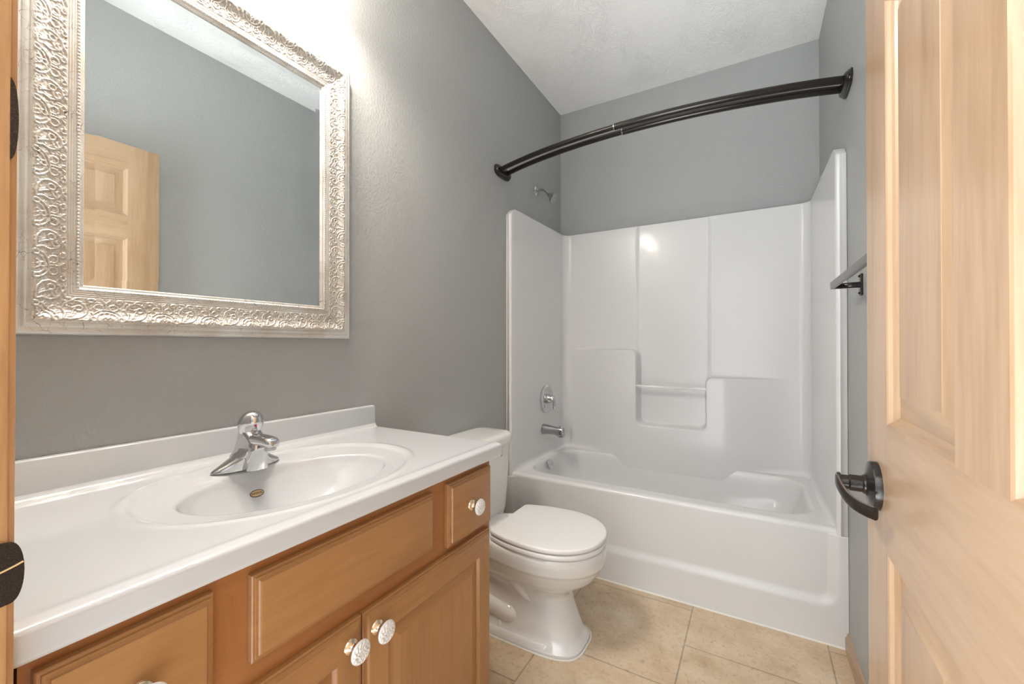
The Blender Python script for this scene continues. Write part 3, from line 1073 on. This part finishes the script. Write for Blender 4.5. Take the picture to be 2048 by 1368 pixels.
box(bm, CF - 0.09, CF - 0.078, CY0, CY1, 0.0, 0.09)
fin('toe_kick', bm, M_cab_h, vanity, smooth=None)

fF = lambda u, v, d: (CF + 0.0005 + d, u, v)
edge = [(0, 0), (0, 0.0105), (0.0015, 0.0120), (0.0045, 0.0122), (0.0050, 0.0145), (0.0085, 0.0148), (0.0105, 0.0165), (0.0115, 0.0190), (0.0145, 0.0195)]
def drawer(name, rect, label=None):
    bm = bmesh.new()
    nest(bm, fF, rect, edge, mh=1, mv=1, cap=1)
    o = fin(name, bm, [M_cab_v, M_cab_h], vanity, smooth=12)
    return o
def cab_door(rect):
    u0, u1, v0, v1 = rect
    bm = bmesh.new()
    fr = 0.060
    prof = edge + [(fr, 0.0195), (fr + 0.002, 0.0185), (fr + 0.0045, 0.0135), (fr + 0.006, 0.0105), (fr + 0.010, 0.0105), (fr + 0.034, 0.0165), (fr + 0.036, 0.0172)]
    nest(bm, fF, rect, prof, mh=1, mv=0, cap=0)
    return fin('door', bm, [M_cab_v, M_cab_h], vanity, smooth=12)
dl = drawer('drawer', (0.135, 0.309, 0.655, 0.807))
drawer('false_drawer_front', (0.362, 0.786, 0.668, 0.804))
dr = drawer('drawer', (0.842, 1.040, 0.645, 0.807))
d1 = cab_door((0.135, 0.5715, 0.115, 0.629))
d2 = cab_door((0.5745, 1.035, 0.115, 0.628))

def make_knob_meshes():
    bm = bmesh.new()
    lathe(bm, (0, 0, 0), (1, 0, 0), [(0, 0.0145), (0.0025, 0.0150), (0.004, 0.0138), (0.006, 0.0095), (0.010, 0.0070), (0.018, 0.0066), (0.0225, 0.0090), (0.025, 0.011)], 40)
    for f in bm.faces: f.smooth = True
    stem = bpy.data.meshes.new('knob_stem'); bm.to_mesh(stem); bm.free(); stem.materials.append(M_brass)
    # embossed ceramic disc, a raised flower relief
    n, m = 96, 26
    R = 0.0215
    bm = bmesh.new()
    rings = []
    for j in range(m):
        r = R * (j / (m - 1))
        ring = []
        for k in range(n):
            th = 2 * math.pi * k / n
            q = r / R
            dome = 0.0048 * math.sqrt(max(0, 1 - q ** 2.6))
            rel = 0.0
            rel += 0.0010 * math.exp(-((q - 0.16) / 0.07) ** 2) * (0.7 + 0.3 * math.cos(5 * th))
            rel += 0.0011 * math.exp(-((q - 0.42 - 0.07 * math.cos(6 * th)) / 0.06) ** 2)
            rel += 0.0010 * math.exp(-((q - 0.73 - 0.05 * math.sin(12 * th)) / 0.05) ** 2)
            rel += 0.0006 * math.sin(12 * th + 14 * q) * (1 if 0.3 < q < 0.92 else 0)
            ring.append((0.029 + dome + rel * 1.25, r * math.cos(th), r * math.sin(th)))
        rings.append(ring)
    # rim and back
    rings.append([(0.0275, (R + 0.0004) * math.cos(2 * math.pi * k / n), (R + 0.0004) * math.sin(2 * math.pi * k / n)) for k in range(n)])
    rings.append([(0.0250, (R - 0.002) * math.cos(2 * math.pi * k / n), (R - 0.002) * math.sin(2 * math.pi * k / n)) for k in range(n)])
    rings.append([(0.0245, 0.009 * math.cos(2 * math.pi * k / n), 0.009 * math.sin(2 * math.pi * k / n)) for k in range(n)])
    vs = [loop_verts(bm, r) for r in rings]
    for a, b in zip(vs, vs[1:]):
        bridge(bm, a, b)
    bm.faces.new(vs[-1])
    bmesh.ops.remove_doubles(bm, verts=bm.verts, dist=1e-7)
    bmesh.ops.recalc_face_normals(bm, faces=bm.faces)
    for f in bm.faces: f.smooth = True
    disc = bpy.data.meshes.new('knob_face'); bm.to_mesh(disc); bm.free(); disc.materials.append(M_china)
    return stem, disc
k_stem, k_disc = make_knob_meshes()
def knob(parent, y, z):
    k = bpy.data.objects.new('knob', k_stem)
    COL.objects.link(k); k.parent = parent
    base = CF + 0.0005 + 0.0195
    k.location = Vector((base, y, z)) - world_loc(parent)
    # one mesh per knob: stem, with the ceramic face as its own mesh in the same part
    me = k_stem.copy()
    bm = bmesh.new(); bm.from_mesh(k_stem)
    off = len(bm.faces)
    bm.from_mesh(k_disc)
    bm.faces.ensure_lookup_table()
    for f in bm.faces[off:]:
        f.material_index = 1
    me = bpy.data.meshes.new('knob'); bm.to_mesh(me); bm.free()
    me.materials.append(M_brass); me.materials.append(M_china)
    k.data = me
    k['label'] = 'white embossed ceramic knob on a champagne metal base'
    return k
knob(dr, 0.934, 0.727)
knob(d2, 0.604, 0.588)
knob(d1, 0.540, 0.588)
knob(dl, 0.222, 0.727)

# ------------------------------------------------------------------ sink top
CT = 0.868
top = thing('sink_countertop', 'white cultured marble vanity top with integral oval basin and backsplash', 'countertop', (0.28, 0.58, 0.832))
ty0, ty1, tx1 = YF + 0.002, 1.070, 0.559
xs = np.linspace(0.018, tx1 - 0.008, 180)
ys = np.linspace(ty0, ty1, 300)
XX, YY = np.meshgrid(xs, ys, indexing='ij')
def ell(x, y, cx, cy, ax, ay, n=2.0):
    q = (np.abs((x - cx) / ax) ** n + np.abs((y - cy) / ay) ** n) ** (1 / n)
    return q
BC = 0.585
qo = ell(XX, YY, 0.290, BC, 0.218, 0.292, 2.1)
qi = ell(XX, YY, 0.305, BC, 0.152, 0.222, 2.05)
ZZ = np.full_like(XX, CT)
ZZ -= 0.004 * smooth01((1.0 - qo) / 0.05)
ZZ -= 0.010 * np.clip((1.0 - qo) / 0.35, 0, 1) ** 1.2
ZZ += 0.002 * np.exp(-((qo - 1.03) / 0.025) ** 2)
b_ = np.clip((1.03 - qi) / 1.03, 0, 1)
bowl = 0.125 * (1 - (1 - b_) ** 2.4)
ZZ -= bowl * smooth01((1.03 - qi) / 0.06)
# faucet deck stays flat
dk = np.exp(-(((XX - 0.10) / 0.06) ** 4)) * np.exp(-(((YY - 0.565) / 0.11) ** 4))
flatz = CT - 0.001
mask = dk * (XX < 0.16)
ZZ = ZZ * (1 - mask) + flatz * mask
# cove up to the backsplash
ZZ += 0.016 * np.clip((0.034 - XX) / 0.016, 0, 1) ** 2
# slight no-drip ridge at the front
ZZ += 0.0018 * np.exp(-((XX - (tx1 - 0.022)) / 0.010) ** 2)
surf = np.stack([XX, YY, ZZ], -1)
fr = []
r0 = 0.008
for k in range(1, 8):
    a = math.pi / 2 * k / 7
    fr.append((tx1 - r0 + r0 * math.sin(a), CT - r0 + r0 * math.cos(a)))
fr += [(tx1, CT - 0.030), (tx1 - 0.002, CT - 0.0365), (tx1 - 0.006, CT - 0.038), (0.47, CT - 0.038)]
fv = np.array([[[x, y, z] for y in ys] for (x, z) in fr])
allv = np.concatenate([surf, fv], 0)
# end skirts
left = allv[:, :1, :].copy(); left[:, :, 2] = np.minimum(left[:, :, 2], CT - 0.038)
right = allv[:, -1:, :].copy(); right[:, :, 2] = CT - 0.038
rr1 = allv[:, -1:, :].copy(); rr1[:, :, 1] += 0.002; rr1[:, :, 2] -= 0.001
rr1[:, :, 2] = np.maximum(rr1[:, :, 2], CT - 0.038)
right[:, :, 1] += 0.002
allv = np.concatenate([left, allv, rr1, right], 1)
grid_mesh('basin_top', allv, M_top, top, flip=False)
bm = bmesh.new()
# backsplash with a rounded right top corner
prof = [(ty0, CT - 0.02), (ty0, CT + 0.076)]
rc = 0.008
for k in range(9):
    a = math.pi / 2 * (1 - k / 8)
    prof.append((ty1 + 0.002 - rc + rc * math.cos(a), CT + 0.076 - rc + rc * math.sin(a)))
prof.append((ty1 + 0.002, CT - 0.02))
loft(bm, [[(0.0015, y, z) for y, z in prof], [(0.017, y, z) for y, z in prof], [(0.0195, y - 0.001 * (y > 1), z - 0.001 * (z > CT)) for y, z in prof], [(0.0205, y - 0.003 * (y > 1), z - 0.003 * (z > CT)) for y, z in prof]])
fin('backsplash', bm, M_top, top, smooth=50)
# oval maker's badge on the basin slope
def badge():
    c = Vector((0.178, 0.566, 0.0))
    # basin height under the badge
    def hz(x, y):
        qo = ell(x, y, 0.290, BC, 0.218, 0.292, 2.1); qi = ell(x, y, 0.305, BC, 0.152, 0.222, 2.05)
        z = CT - 0.004 * smooth01((1.0 - qo) / 0.05) - 0.010 * np.clip((1.0 - qo) / 0.35, 0, 1) ** 1.2
        b_ = np.clip((1.03 - qi) / 1.03, 0, 1)
        return float(z - 0.125 * (1 - (1 - b_) ** 2.4) * smooth01((1.03 - qi) / 0.06))
    p0 = Vector((c.x - 0.006, c.y, hz(c.x - 0.006, c.y))); p1 = Vector((c.x + 0.006, c.y, hz(c.x + 0.006, c.y)))
    u = Vector((0, 1, 0)); v = (p0 - p1).normalized(); n = u.cross(v); n = n if n.z > 0 else -n
    o = (p0 + p1) / 2 + n * 0.0004
    def P(a, b, d): return o + u * a + v * b + n * d
    gold = simple('gold_badge', (0.62, 0.45, 0.26), 0.35, 0.6)
    dark = simple('badge_rim', (0.03, 0.025, 0.02), 0.4)
    bm = bmesh.new()
    for A, B, d0, d1, mi in ((0.0165, 0.0088, -0.002, 0.0010, 1), (0.0148, 0.0072, -0.002, 0.0014, 0)):
        N = 48
        loft(bm, [[P(A * math.cos(t), B * math.sin(t), d) for t in [2 * math.pi * k / N for k in range(N)]] for d in (d0, d1)], mat=mi)
    bo = fin('badge', bm, [gold, dark], top, smooth=30)
    # lettering
    cu = bpy.data.curves.new('badge_text', 'FONT')
    cu.body = 'IMPERIAL'
    cu.size = 0.0062; cu.align_x = 'CENTER'; cu.align_y = 'CENTER'; cu.extrude = 0.0002; cu.space_character = 1.05
    tmp = bpy.data.objects.new('badge_text_tmp', cu); COL.objects.link(tmp)
    bpy.context.view_layer.update()
    me = bpy.data.meshes.new_from_object(tmp.evaluated_get(bpy.context.evaluated_depsgraph_get()))
    bpy.data.objects.remove(tmp, do_unlink=True)
    sgn = 1 if u.cross(v).dot(n) > 0 else -1
    for vt in me.vertices:
        a, b, d = vt.co
        vt.co = P(a * sgn * 1.0, b * 1.15, 0.0016 + d) - world_loc(top)
    me.materials.clear()
    new_obj('badge_lettering', me, dark, bo)
badge()
# drain at the bottom of the basin
bm = bmesh.new()
lathe(bm, (0.305, BC, CT - 0.1405), (0, 0, 1), [(0, 0.022), (0.003, 0.022), (0.004, 0.019), (0.002, 0.016), (0.002, 0.001)], 32)
fin('drain', bm, M_chrome, top, smooth=30)

# ------------------------------------------------------------------ faucet
FX, FY = 0.128, 0.565
FZ = CT - 0.002
faucet = thing('sink_faucet', 'chrome single-handle faucet with a domed handle at the sink', 'faucet', (FX, FY, FZ))
bm = bmesh.new()
fk = [  # z, xback, xfront, hy, n
    (0.000, 0.103, 0.168, 0.0800, 2.3), (0.004, 0.103, 0.169, 0.0790, 2.3), (0.010, 0.104, 0.171, 0.0700, 2.2), (0.018, 0.105, 0.175, 0.0560, 2.2), (0.028, 0.107, 0.182, 0.0410, 2.3), (0.040, 0.109, 0.190, 0.0300, 2.5),
    (0.052, 0.111, 0.198, 0.0240, 2.7), (0.064, 0.113, 0.200, 0.0215, 2.8), (0.076, 0.116, 0.190, 0.0215, 2.6), (0.084, 0.119, 0.178, 0.0215, 2.3), (0.092, 0.122, 0.170, 0.0205, 2.1)]
FK = np.array(fk)
rings = []
for z in np.linspace(0, 0.092, 34):
    xb, xf, hy, n = [np.interp(z, FK[:, 0], FK[:, i]) for i in (1, 2, 3, 4)]
    # narrow the wings front-to-back: diamond-like foot
    cxm = (xb + xf) / 2
    rings.append(superell(cxm, FY, (xf - xb) / 2, hy, n if z > 0.03 else 1.75, FZ + z, 72))
loft(bm, rings)
rings = []
for z, xb, xf, hy in ((0.0, 0.108, 0.196, 0.026), (0.02, 0.109, 0.198, 0.0245), (0.045, 0.111, 0.200, 0.0225), (0.062, 0.114, 0.202, 0.0205), (0.068, 0.118, 0.198, 0.017)):
    rings.append(superell((xb + xf) / 2, FY, (xf - xb) / 2, hy, 4.0, FZ + z, 64))
loft(bm, rings)
fin('body', bm, M_chrome, faucet, smooth=50, merge=False)
bm = bmesh.new()
rings = []
for (x, zc, hy, hz) in ((0.150, 0.068, 0.0190, 0.014), (0.180, 0.070, 0.0185, 0.0135), (0.205, 0.0715, 0.0175, 0.0125), (0.225, 0.0710, 0.0170, 0.0120), (0.240, 0.0695, 0.0165, 0.0120), (0.249, 0.0680, 0.0140, 0.0100), (0.253, 0.0670, 0.0100, 0.006)):
    sec = []
    for k in range(32):
        th = 2 * math.pi * k / 32
        c, s = math.cos(th), math.sin(th)
        r = (abs(c) ** 2.8 + abs(s) ** 2.8) ** (-1 / 2.8)
        sec.append((x, FY + hy * c * r, FZ + zc + hz * s * r))
    rings.append(sec)
loft(bm, rings)
sp = fin('spout', bm, M_chrome, faucet, smooth=50)
bm = bmesh.new()
lathe(bm, (0.236, FY, FZ + 0.061), (0, 0, -1), [(0, 0.0125), (0.008, 0.0125), (0.010, 0.0110), (0.0105, 0.001)], 24)
fin('aerator', bm, M_chrome_s, sp, smooth=30)
# domed handle
hx = 0.150
bm = bmesh.new()
rings = []
hk = [(0.082, 0.0195), (0.086, 0.0225), (0.094, 0.0255), (0.104, 0.0275), (0.113, 0.0270), (0.121, 0.0245), (0.128, 0.0205), (0.133, 0.0150), (0.1355, 0.008), (0.1365, 0.001)]
for z, r in hk:
    ring = []
    for k in range(48):
        th = 2 * math.pi * k / 48
        q = 1 + 0.05 * math.cos(4 * th) * (1 if z < 0.125 else 0.4)
        tilt = 0.18 * (z - 0.09)
        ring.append((hx + tilt + r * q * math.cos(th), FY + r * q * math.sin(th), FZ + z))
    rings.append(ring)
loft(bm, rings)
ha = fin('handle', bm, M_chrome, faucet, smooth=50)
bm = bmesh.new()
lathe(bm, (hx + 0.0305, FY - 0.004, FZ + 0.104), (1, 0, 0.15), [(0, 0.0030), (0.0012, 0.0026), (0.0014, 0.0003)], 16)
fin('hot_mark', bm, M_red, ha)
bm = bmesh.new()
box(bm, 0.106, 0.128, FY - 0.005, FY + 0.005, FZ + 0.104, FZ + 0.110, bev=0.002)
fin('lift_rod', bm, M_chrome, faucet)

# ------------------------------------------------------------------ mirror
MY0, MY1, MZ0, MZ1 = 0.202, 0.957, 1.183, 2.093
FW = 0.104
mirror = thing('wall_mirror', 'large rectangular mirror in an ornate antique silver frame on the left wall', 'mirror', (0.0, (MY0 + MY1) / 2, MZ0))

def motif_curves():
    """closed/open polylines of one ornament unit, coordinates a (along, 0..1) and b (across, 0 outer .. 1 inner)"""
    C = []
    def ellp(ca, cb, ra, rb, t0, t1, rot=0.0, n=26):
        out = []
        for k in range(n + 1):
            t = t0 + (t1 - t0) * k / n
            x, y = ra * math.cos(t), rb * math.sin(t)
            out.append((ca + x * math.cos(rot) - y * math.sin(rot), cb + x * math.sin(rot) + y * math.cos(rot)))
        C.append(out)
    P2 = 2 * math.pi
    # pointed leaf with a vein
    C.append([(0.02, 0.12), (0.06, 0.30), (0.02, 0.52), (0.06, 0.74), (0.16, 0.86), (0.27, 0.84), (0.36, 0.70), (0.40, 0.50), (0.36, 0.30), (0.26, 0.16), (0.12, 0.10), (0.02, 0.12)])
    C.append([(0.12, 0.20), (0.17, 0.36), (0.20, 0.52)])
    ellp(0.27, 0.56, 0.055, 0.10, 0, P2)
    ellp(0.14, 0.66, 0.05, 0.09, 0, P2 * 0.8, 0.6)
    C.append([(0.18, 0.86), (0.22, 0.95), (0.30, 0.98)])
    C.append([(0.18, 0.86), (0.13, 0.95), (0.07, 0.98)])
    # double arch with scrolls
    ellp(0.70, 0.10, 0.26, 0.42, 0, math.pi)
    ellp(0.70, 0.10, 0.19, 0.30, 0, math.pi)
    ellp(0.58, 0.62, 0.07, 0.12, -0.5, P2 * 0.8)
    ellp(0.82, 0.62, 0.07, 0.12, math.pi - P2 * 0.8 + 0.5, math.pi + 0.5)
    ellp(0.70, 0.34, 0.045, 0.09, 0, P2)
    C.append([(0.70, 0.52), (0.70, 0.80), (0.64, 0.92)])
    C.append([(0.70, 0.80), (0.76, 0.92)])
    C.append([(0.62, 0.14), (0.66, 0.24), (0.70, 0.14), (0.74, 0.24), (0.78, 0.14)])
    ellp(0.47, 0.14, 0.045, 0.09, 0, P2)
    ellp(0.93, 0.12, 0.05, 0.09, 0, P2)
    ellp(0.46, 0.90, 0.05, 0.07, 0, P2 * 0.85)
    ellp(0.92, 0.88, 0.05, 0.07, 0, P2 * 0.85)
    rg = np.random.RandomState(11)
    global NBIG
    NBIG = len(C)
    for k in range(46):
        ca, cb = rg.rand() , 0.06 + 0.88 * rg.rand()
        t0 = rg.rand() * P2
        rr = 0.022 + 0.02 * rg.rand()
        ellp(ca, cb, rr, rr * 1.9, t0, t0 + 2.2 + 2.4 * rg.rand(), 0, 10)
    return C
NBIG = 0
MC = motif_curves()
UNIT, BAND = 0.098, 0.050
def make_tile(curves, na=320, nb=140):
    a = (np.arange(na) + 0.5) / na
    b = (np.arange(nb) + 0.5) / nb
    A, B = np.meshgrid(a, b, indexing='ij')
    best = np.full(A.shape, 1e9)
    for C in curves:
        pts = np.array(C)
        # resample
        seg = []
        for p, q in zip(pts, pts[1:]):
            n = max(2, int(np.hypot((q - p)[0] * UNIT, (q - p)[1] * BAND) / 0.0008))
            seg.append(p + (q - p) * (np.arange(n) / n)[:, None])
        pts = np.concatenate(seg + [pts[-1:]])
        for sh in (-1, 0, 1):
            for p in pts:
                da = (A - p[0] - sh) * UNIT
                if sh and (p[0] + sh < -0.15 or p[0] + sh > 1.15):
                    continue
                db = (B - p[1]) * BAND
                np.minimum(best, da * da + db * db, out=best)
    return np.sqrt(best)
RIDGE = np.maximum(np.exp(-(make_tile(MC[:NBIG]) / 0.00105) ** 2), 0.55 * np.exp(-(make_tile(MC[NBIG:]) / 0.00065) ** 2))
rng = np.random.RandomState(5)
ST = rng.rand(400, 200)
CREV = np.exp(-((make_tile(MC[:NBIG]) - 0.0024) / 0.0011) ** 2)  # crevice shade along the ridges, painted through the relief tint
def relief_at(s, b):
    na, nb = RIDGE.shape
    ia = ((s / UNIT) % 1.0) * na
    i0 = ia.astype(int) % na
    ib = np.clip((b * nb).astype(int), 0, nb - 1)
    r = RIDGE[i0, ib]
    st = ST[(s / 0.0022).astype(int) % 400, (b * BAND / 0.0022).astype(int) % 200]
    return r, st, CREV[i0, ib]
prof_t = np.array([0, 0.0005, 0.003, 0.007, 0.011, 0.0135, 0.0150, 0.0165, 0.020, 0.0235, 0.0250, 0.0270, 0.031, 0.036, 0.042, 0.050, 0.060, 0.070, 0.0775, 0.0785, 0.0800, 0.0815, 0.0825, 0.0840, 0.0855, 0.0865, 0.0880, 0.0895, 0.0905, 0.0935, 0.0965, 0.0985, 0.1010, 0.1030, 0.1040])
prof_x = np.array([0.001, 0.020, 0.0245, 0.0268, 0.0275, 0.0268, 0.0262, 0.0292, 0.0305, 0.0300, 0.0285, 0.0320, 0.0325, 0.0300, 0.0258, 0.0222, 0.0200, 0.0192, 0.0190, 0.0175, 0.0192, 0.0192, 0.0176, 0.0192, 0.0192, 0.0176, 0.0190, 0.0190, 0.0172, 0.0180, 0.0172, 0.0160, 0.0165, 0.0150, 0.0095])
tt = np.unique(np.concatenate([prof_t, np.linspace(0.028, 0.0775, 40), np.linspace(0.0905, 0.0965, 7)]))
def frame_side(axis, lo, hi, fixed, sgn):
    """axis 'y' : runs along y at z=fixed (inwards direction sgn) ; axis 'z' likewise"""
    L = hi - lo
    ns = int(L / 0.0014)
    ss = np.linspace(0, 1, ns)
    T, S = np.meshgrid(tt, ss, indexing='ij')
    along = (lo + T) + S * ((hi - T) - (lo + T))
    base = np.interp(T, prof_t, prof_x)
    b = (T - 0.0275) / BAND
    inb = (b > 0) & (b < 1)
    r, st, cv = relief_at(along - lo + 0.03, np.clip(b, 0, 0.999))
    fade = smooth01(b / 0.04) * smooth01((1 - b) / 0.04)
    h = (r * 0.0026 + (st - 0.5) * 0.0008 * (1 - r)) * fade * inb
    # bead row
    q = (T - 0.0935) / 0.003
    bead = np.sqrt(np.clip(1 - q ** 2, 0, 1)) * np.sqrt(np.abs(np.sin(math.pi * along / 0.0068)))
    h = h + bead * 0.0026
    Xx = base + h
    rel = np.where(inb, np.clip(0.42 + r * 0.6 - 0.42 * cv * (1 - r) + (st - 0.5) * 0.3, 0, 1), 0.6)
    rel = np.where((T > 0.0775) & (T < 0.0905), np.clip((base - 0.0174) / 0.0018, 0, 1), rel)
    ac = fixed + sgn * T
    V = np.stack([Xx, along, ac], -1) if axis == 'y' else np.stack([Xx, ac, along], -1)
    return V, rel
verts, faces, rels = [], [], []
off = 0
for axis, lo, hi, fixed, sgn, flip in (('y', MY0, MY1, MZ0, 1, 0), ('y', MY0, MY1, MZ1, -1, 1), ('z', MZ0, MZ1, MY0, 1, 1), ('z', MZ0, MZ1, MY1, -1, 0)):
    V, rel = frame_side(axis, lo, hi, fixed, sgn)
    n, m = V.shape[:2]
    idx = np.arange(n * m).reshape(n, m) + off
    q = np.stack([idx[:-1, :-1], idx[:-1, 1:], idx[1:, 1:], idx[1:, :-1]], -1).reshape(-1, 4)
    if flip:
        q = q[:, ::-1]
    verts.append(V.reshape(-1, 3)); faces.append(q); rels.append(rel.reshape(-1)); off += n * m
verts = np.concatenate(verts) - np.array(mirror.location)
faces = np.concatenate(faces); rels = np.concatenate(rels)
me = bpy.data.meshes.new('frame')
me.vertices.add(len(verts)); me.vertices.foreach_set('co', verts.reshape(-1).astype('f4'))
me.loops.add(faces.size); me.loops.foreach_set('vertex_index', faces.reshape(-1).astype('i4'))
me.polygons.add(len(faces)); me.polygons.foreach_set('loop_start', (np.arange(len(faces)) * 4).astype('i4'))
me.polygons.foreach_set('use_smooth', np.ones(len(faces), dtype=bool))
me.update(calc_edges=True); me.validate()
at = me.attributes.new('relief', 'FLOAT', 'POINT')
at.data.foreach_set('value', rels.astype('f4'))
new_obj('frame', me, M_silver, mirror)
# back board and bevelled glass
bm = bmesh.new()
box(bm, 0.0008, 0.006, MY0 + 0.004, MY1 - 0.004, MZ0 + 0.004, MZ1 - 0.004)
fin('backing_board', bm, M_gap, mirror, smooth=None)
bm = bmesh.new()
gr = (MY0 + 0.099, MY1 - 0.099, MZ0 + 0.099, MZ1 - 0.099)
nest(bm, lambda u, v, d: (d, u, v), gr, [(0, 0.0062), (0, 0.0097), (0.022, 0.0092)], mh=0, mv=0, cap=0)
fin('mirror_glass', bm, M_mirror, mirror, smooth=None)

# ------------------------------------------------------------------ vanity light above the mirror
lamp = thing('vanity_light', 'three-shade chrome vanity light on the wall above the mirror', 'light fixture', (0.0, 0.585, LAMP_Z))
bm = bmesh.new()
box(bm, 0.0008, 0.022, 0.30, 0.87, LAMP_Z + 0.055, LAMP_Z + 0.165, bev=0.006)
fin('back_plate', bm, M_chrome, lamp)
M_shade = emit('frosted_glass_lit', (1.0, 0.91, 0.80), 31)
M_bulb = emit('bulb_lit', (1.0, 0.88, 0.72), 25.0)
for yy in LAMP_Y:
    bm = bmesh.new()
    tube(bm, spline([(0.02, yy, LAMP_Z + 0.11), (0.07, yy, LAMP_Z + 0.125), (0.115, yy, LAMP_Z + 0.115), (LAMP_X, yy, LAMP_Z + 0.085)], 6), 0.007, 12)
    fin('arm', bm, M_chrome, lamp)
    bm = bmesh.new()
    prof = [(0.085, 0.020), (0.075, 0.024), (0.05, 0.034), (0.02, 0.046), (-0.015, 0.055), (-0.037, 0.060)]
    inner = [(z, r - 0.003) for z, r in prof[::-1]]
    rings = []
    for z, r in prof + inner:
        rings.append([(LAMP_X + r * math.cos(2 * math.pi * k / 40), yy + r * math.sin(2 * math.pi * k / 40), LAMP_Z + z) for k in range(40)])
    loft(bm, rings, False, False)
    shd = fin('lamp_shade', bm, M_shade, lamp)
    bm = bmesh.new()
    lathe(bm, (LAMP_X, yy, LAMP_Z + 0.078), (0, 0, -1), [(0, 0.013), (0.02, 0.014), (0.035, 0.022), (0.05, 0.028)], 24)
    lathe(bm, (LAMP_X, yy, LAMP_Z + 0.02), (0, 0, -1), [(-0.008, 0.010), (0.0, 0.012)], 24)
    fin('bulb', bm, M_bulb, lamp)
    ld = bpy.data.lights.new('bulb_light', 'POINT')
    ld.energy = LAMP_POWER
    ld.color = LAMP_COL
    ld.shadow_soft_size = 0.022
    lo = bpy.data.objects.new('bulb_light', ld)
    COL.objects.link(lo)
    lo.parent = lamp
    lo.location = Vector((LAMP_X, yy, LAMP_Z - 0.008)) - Vector(lamp.location)
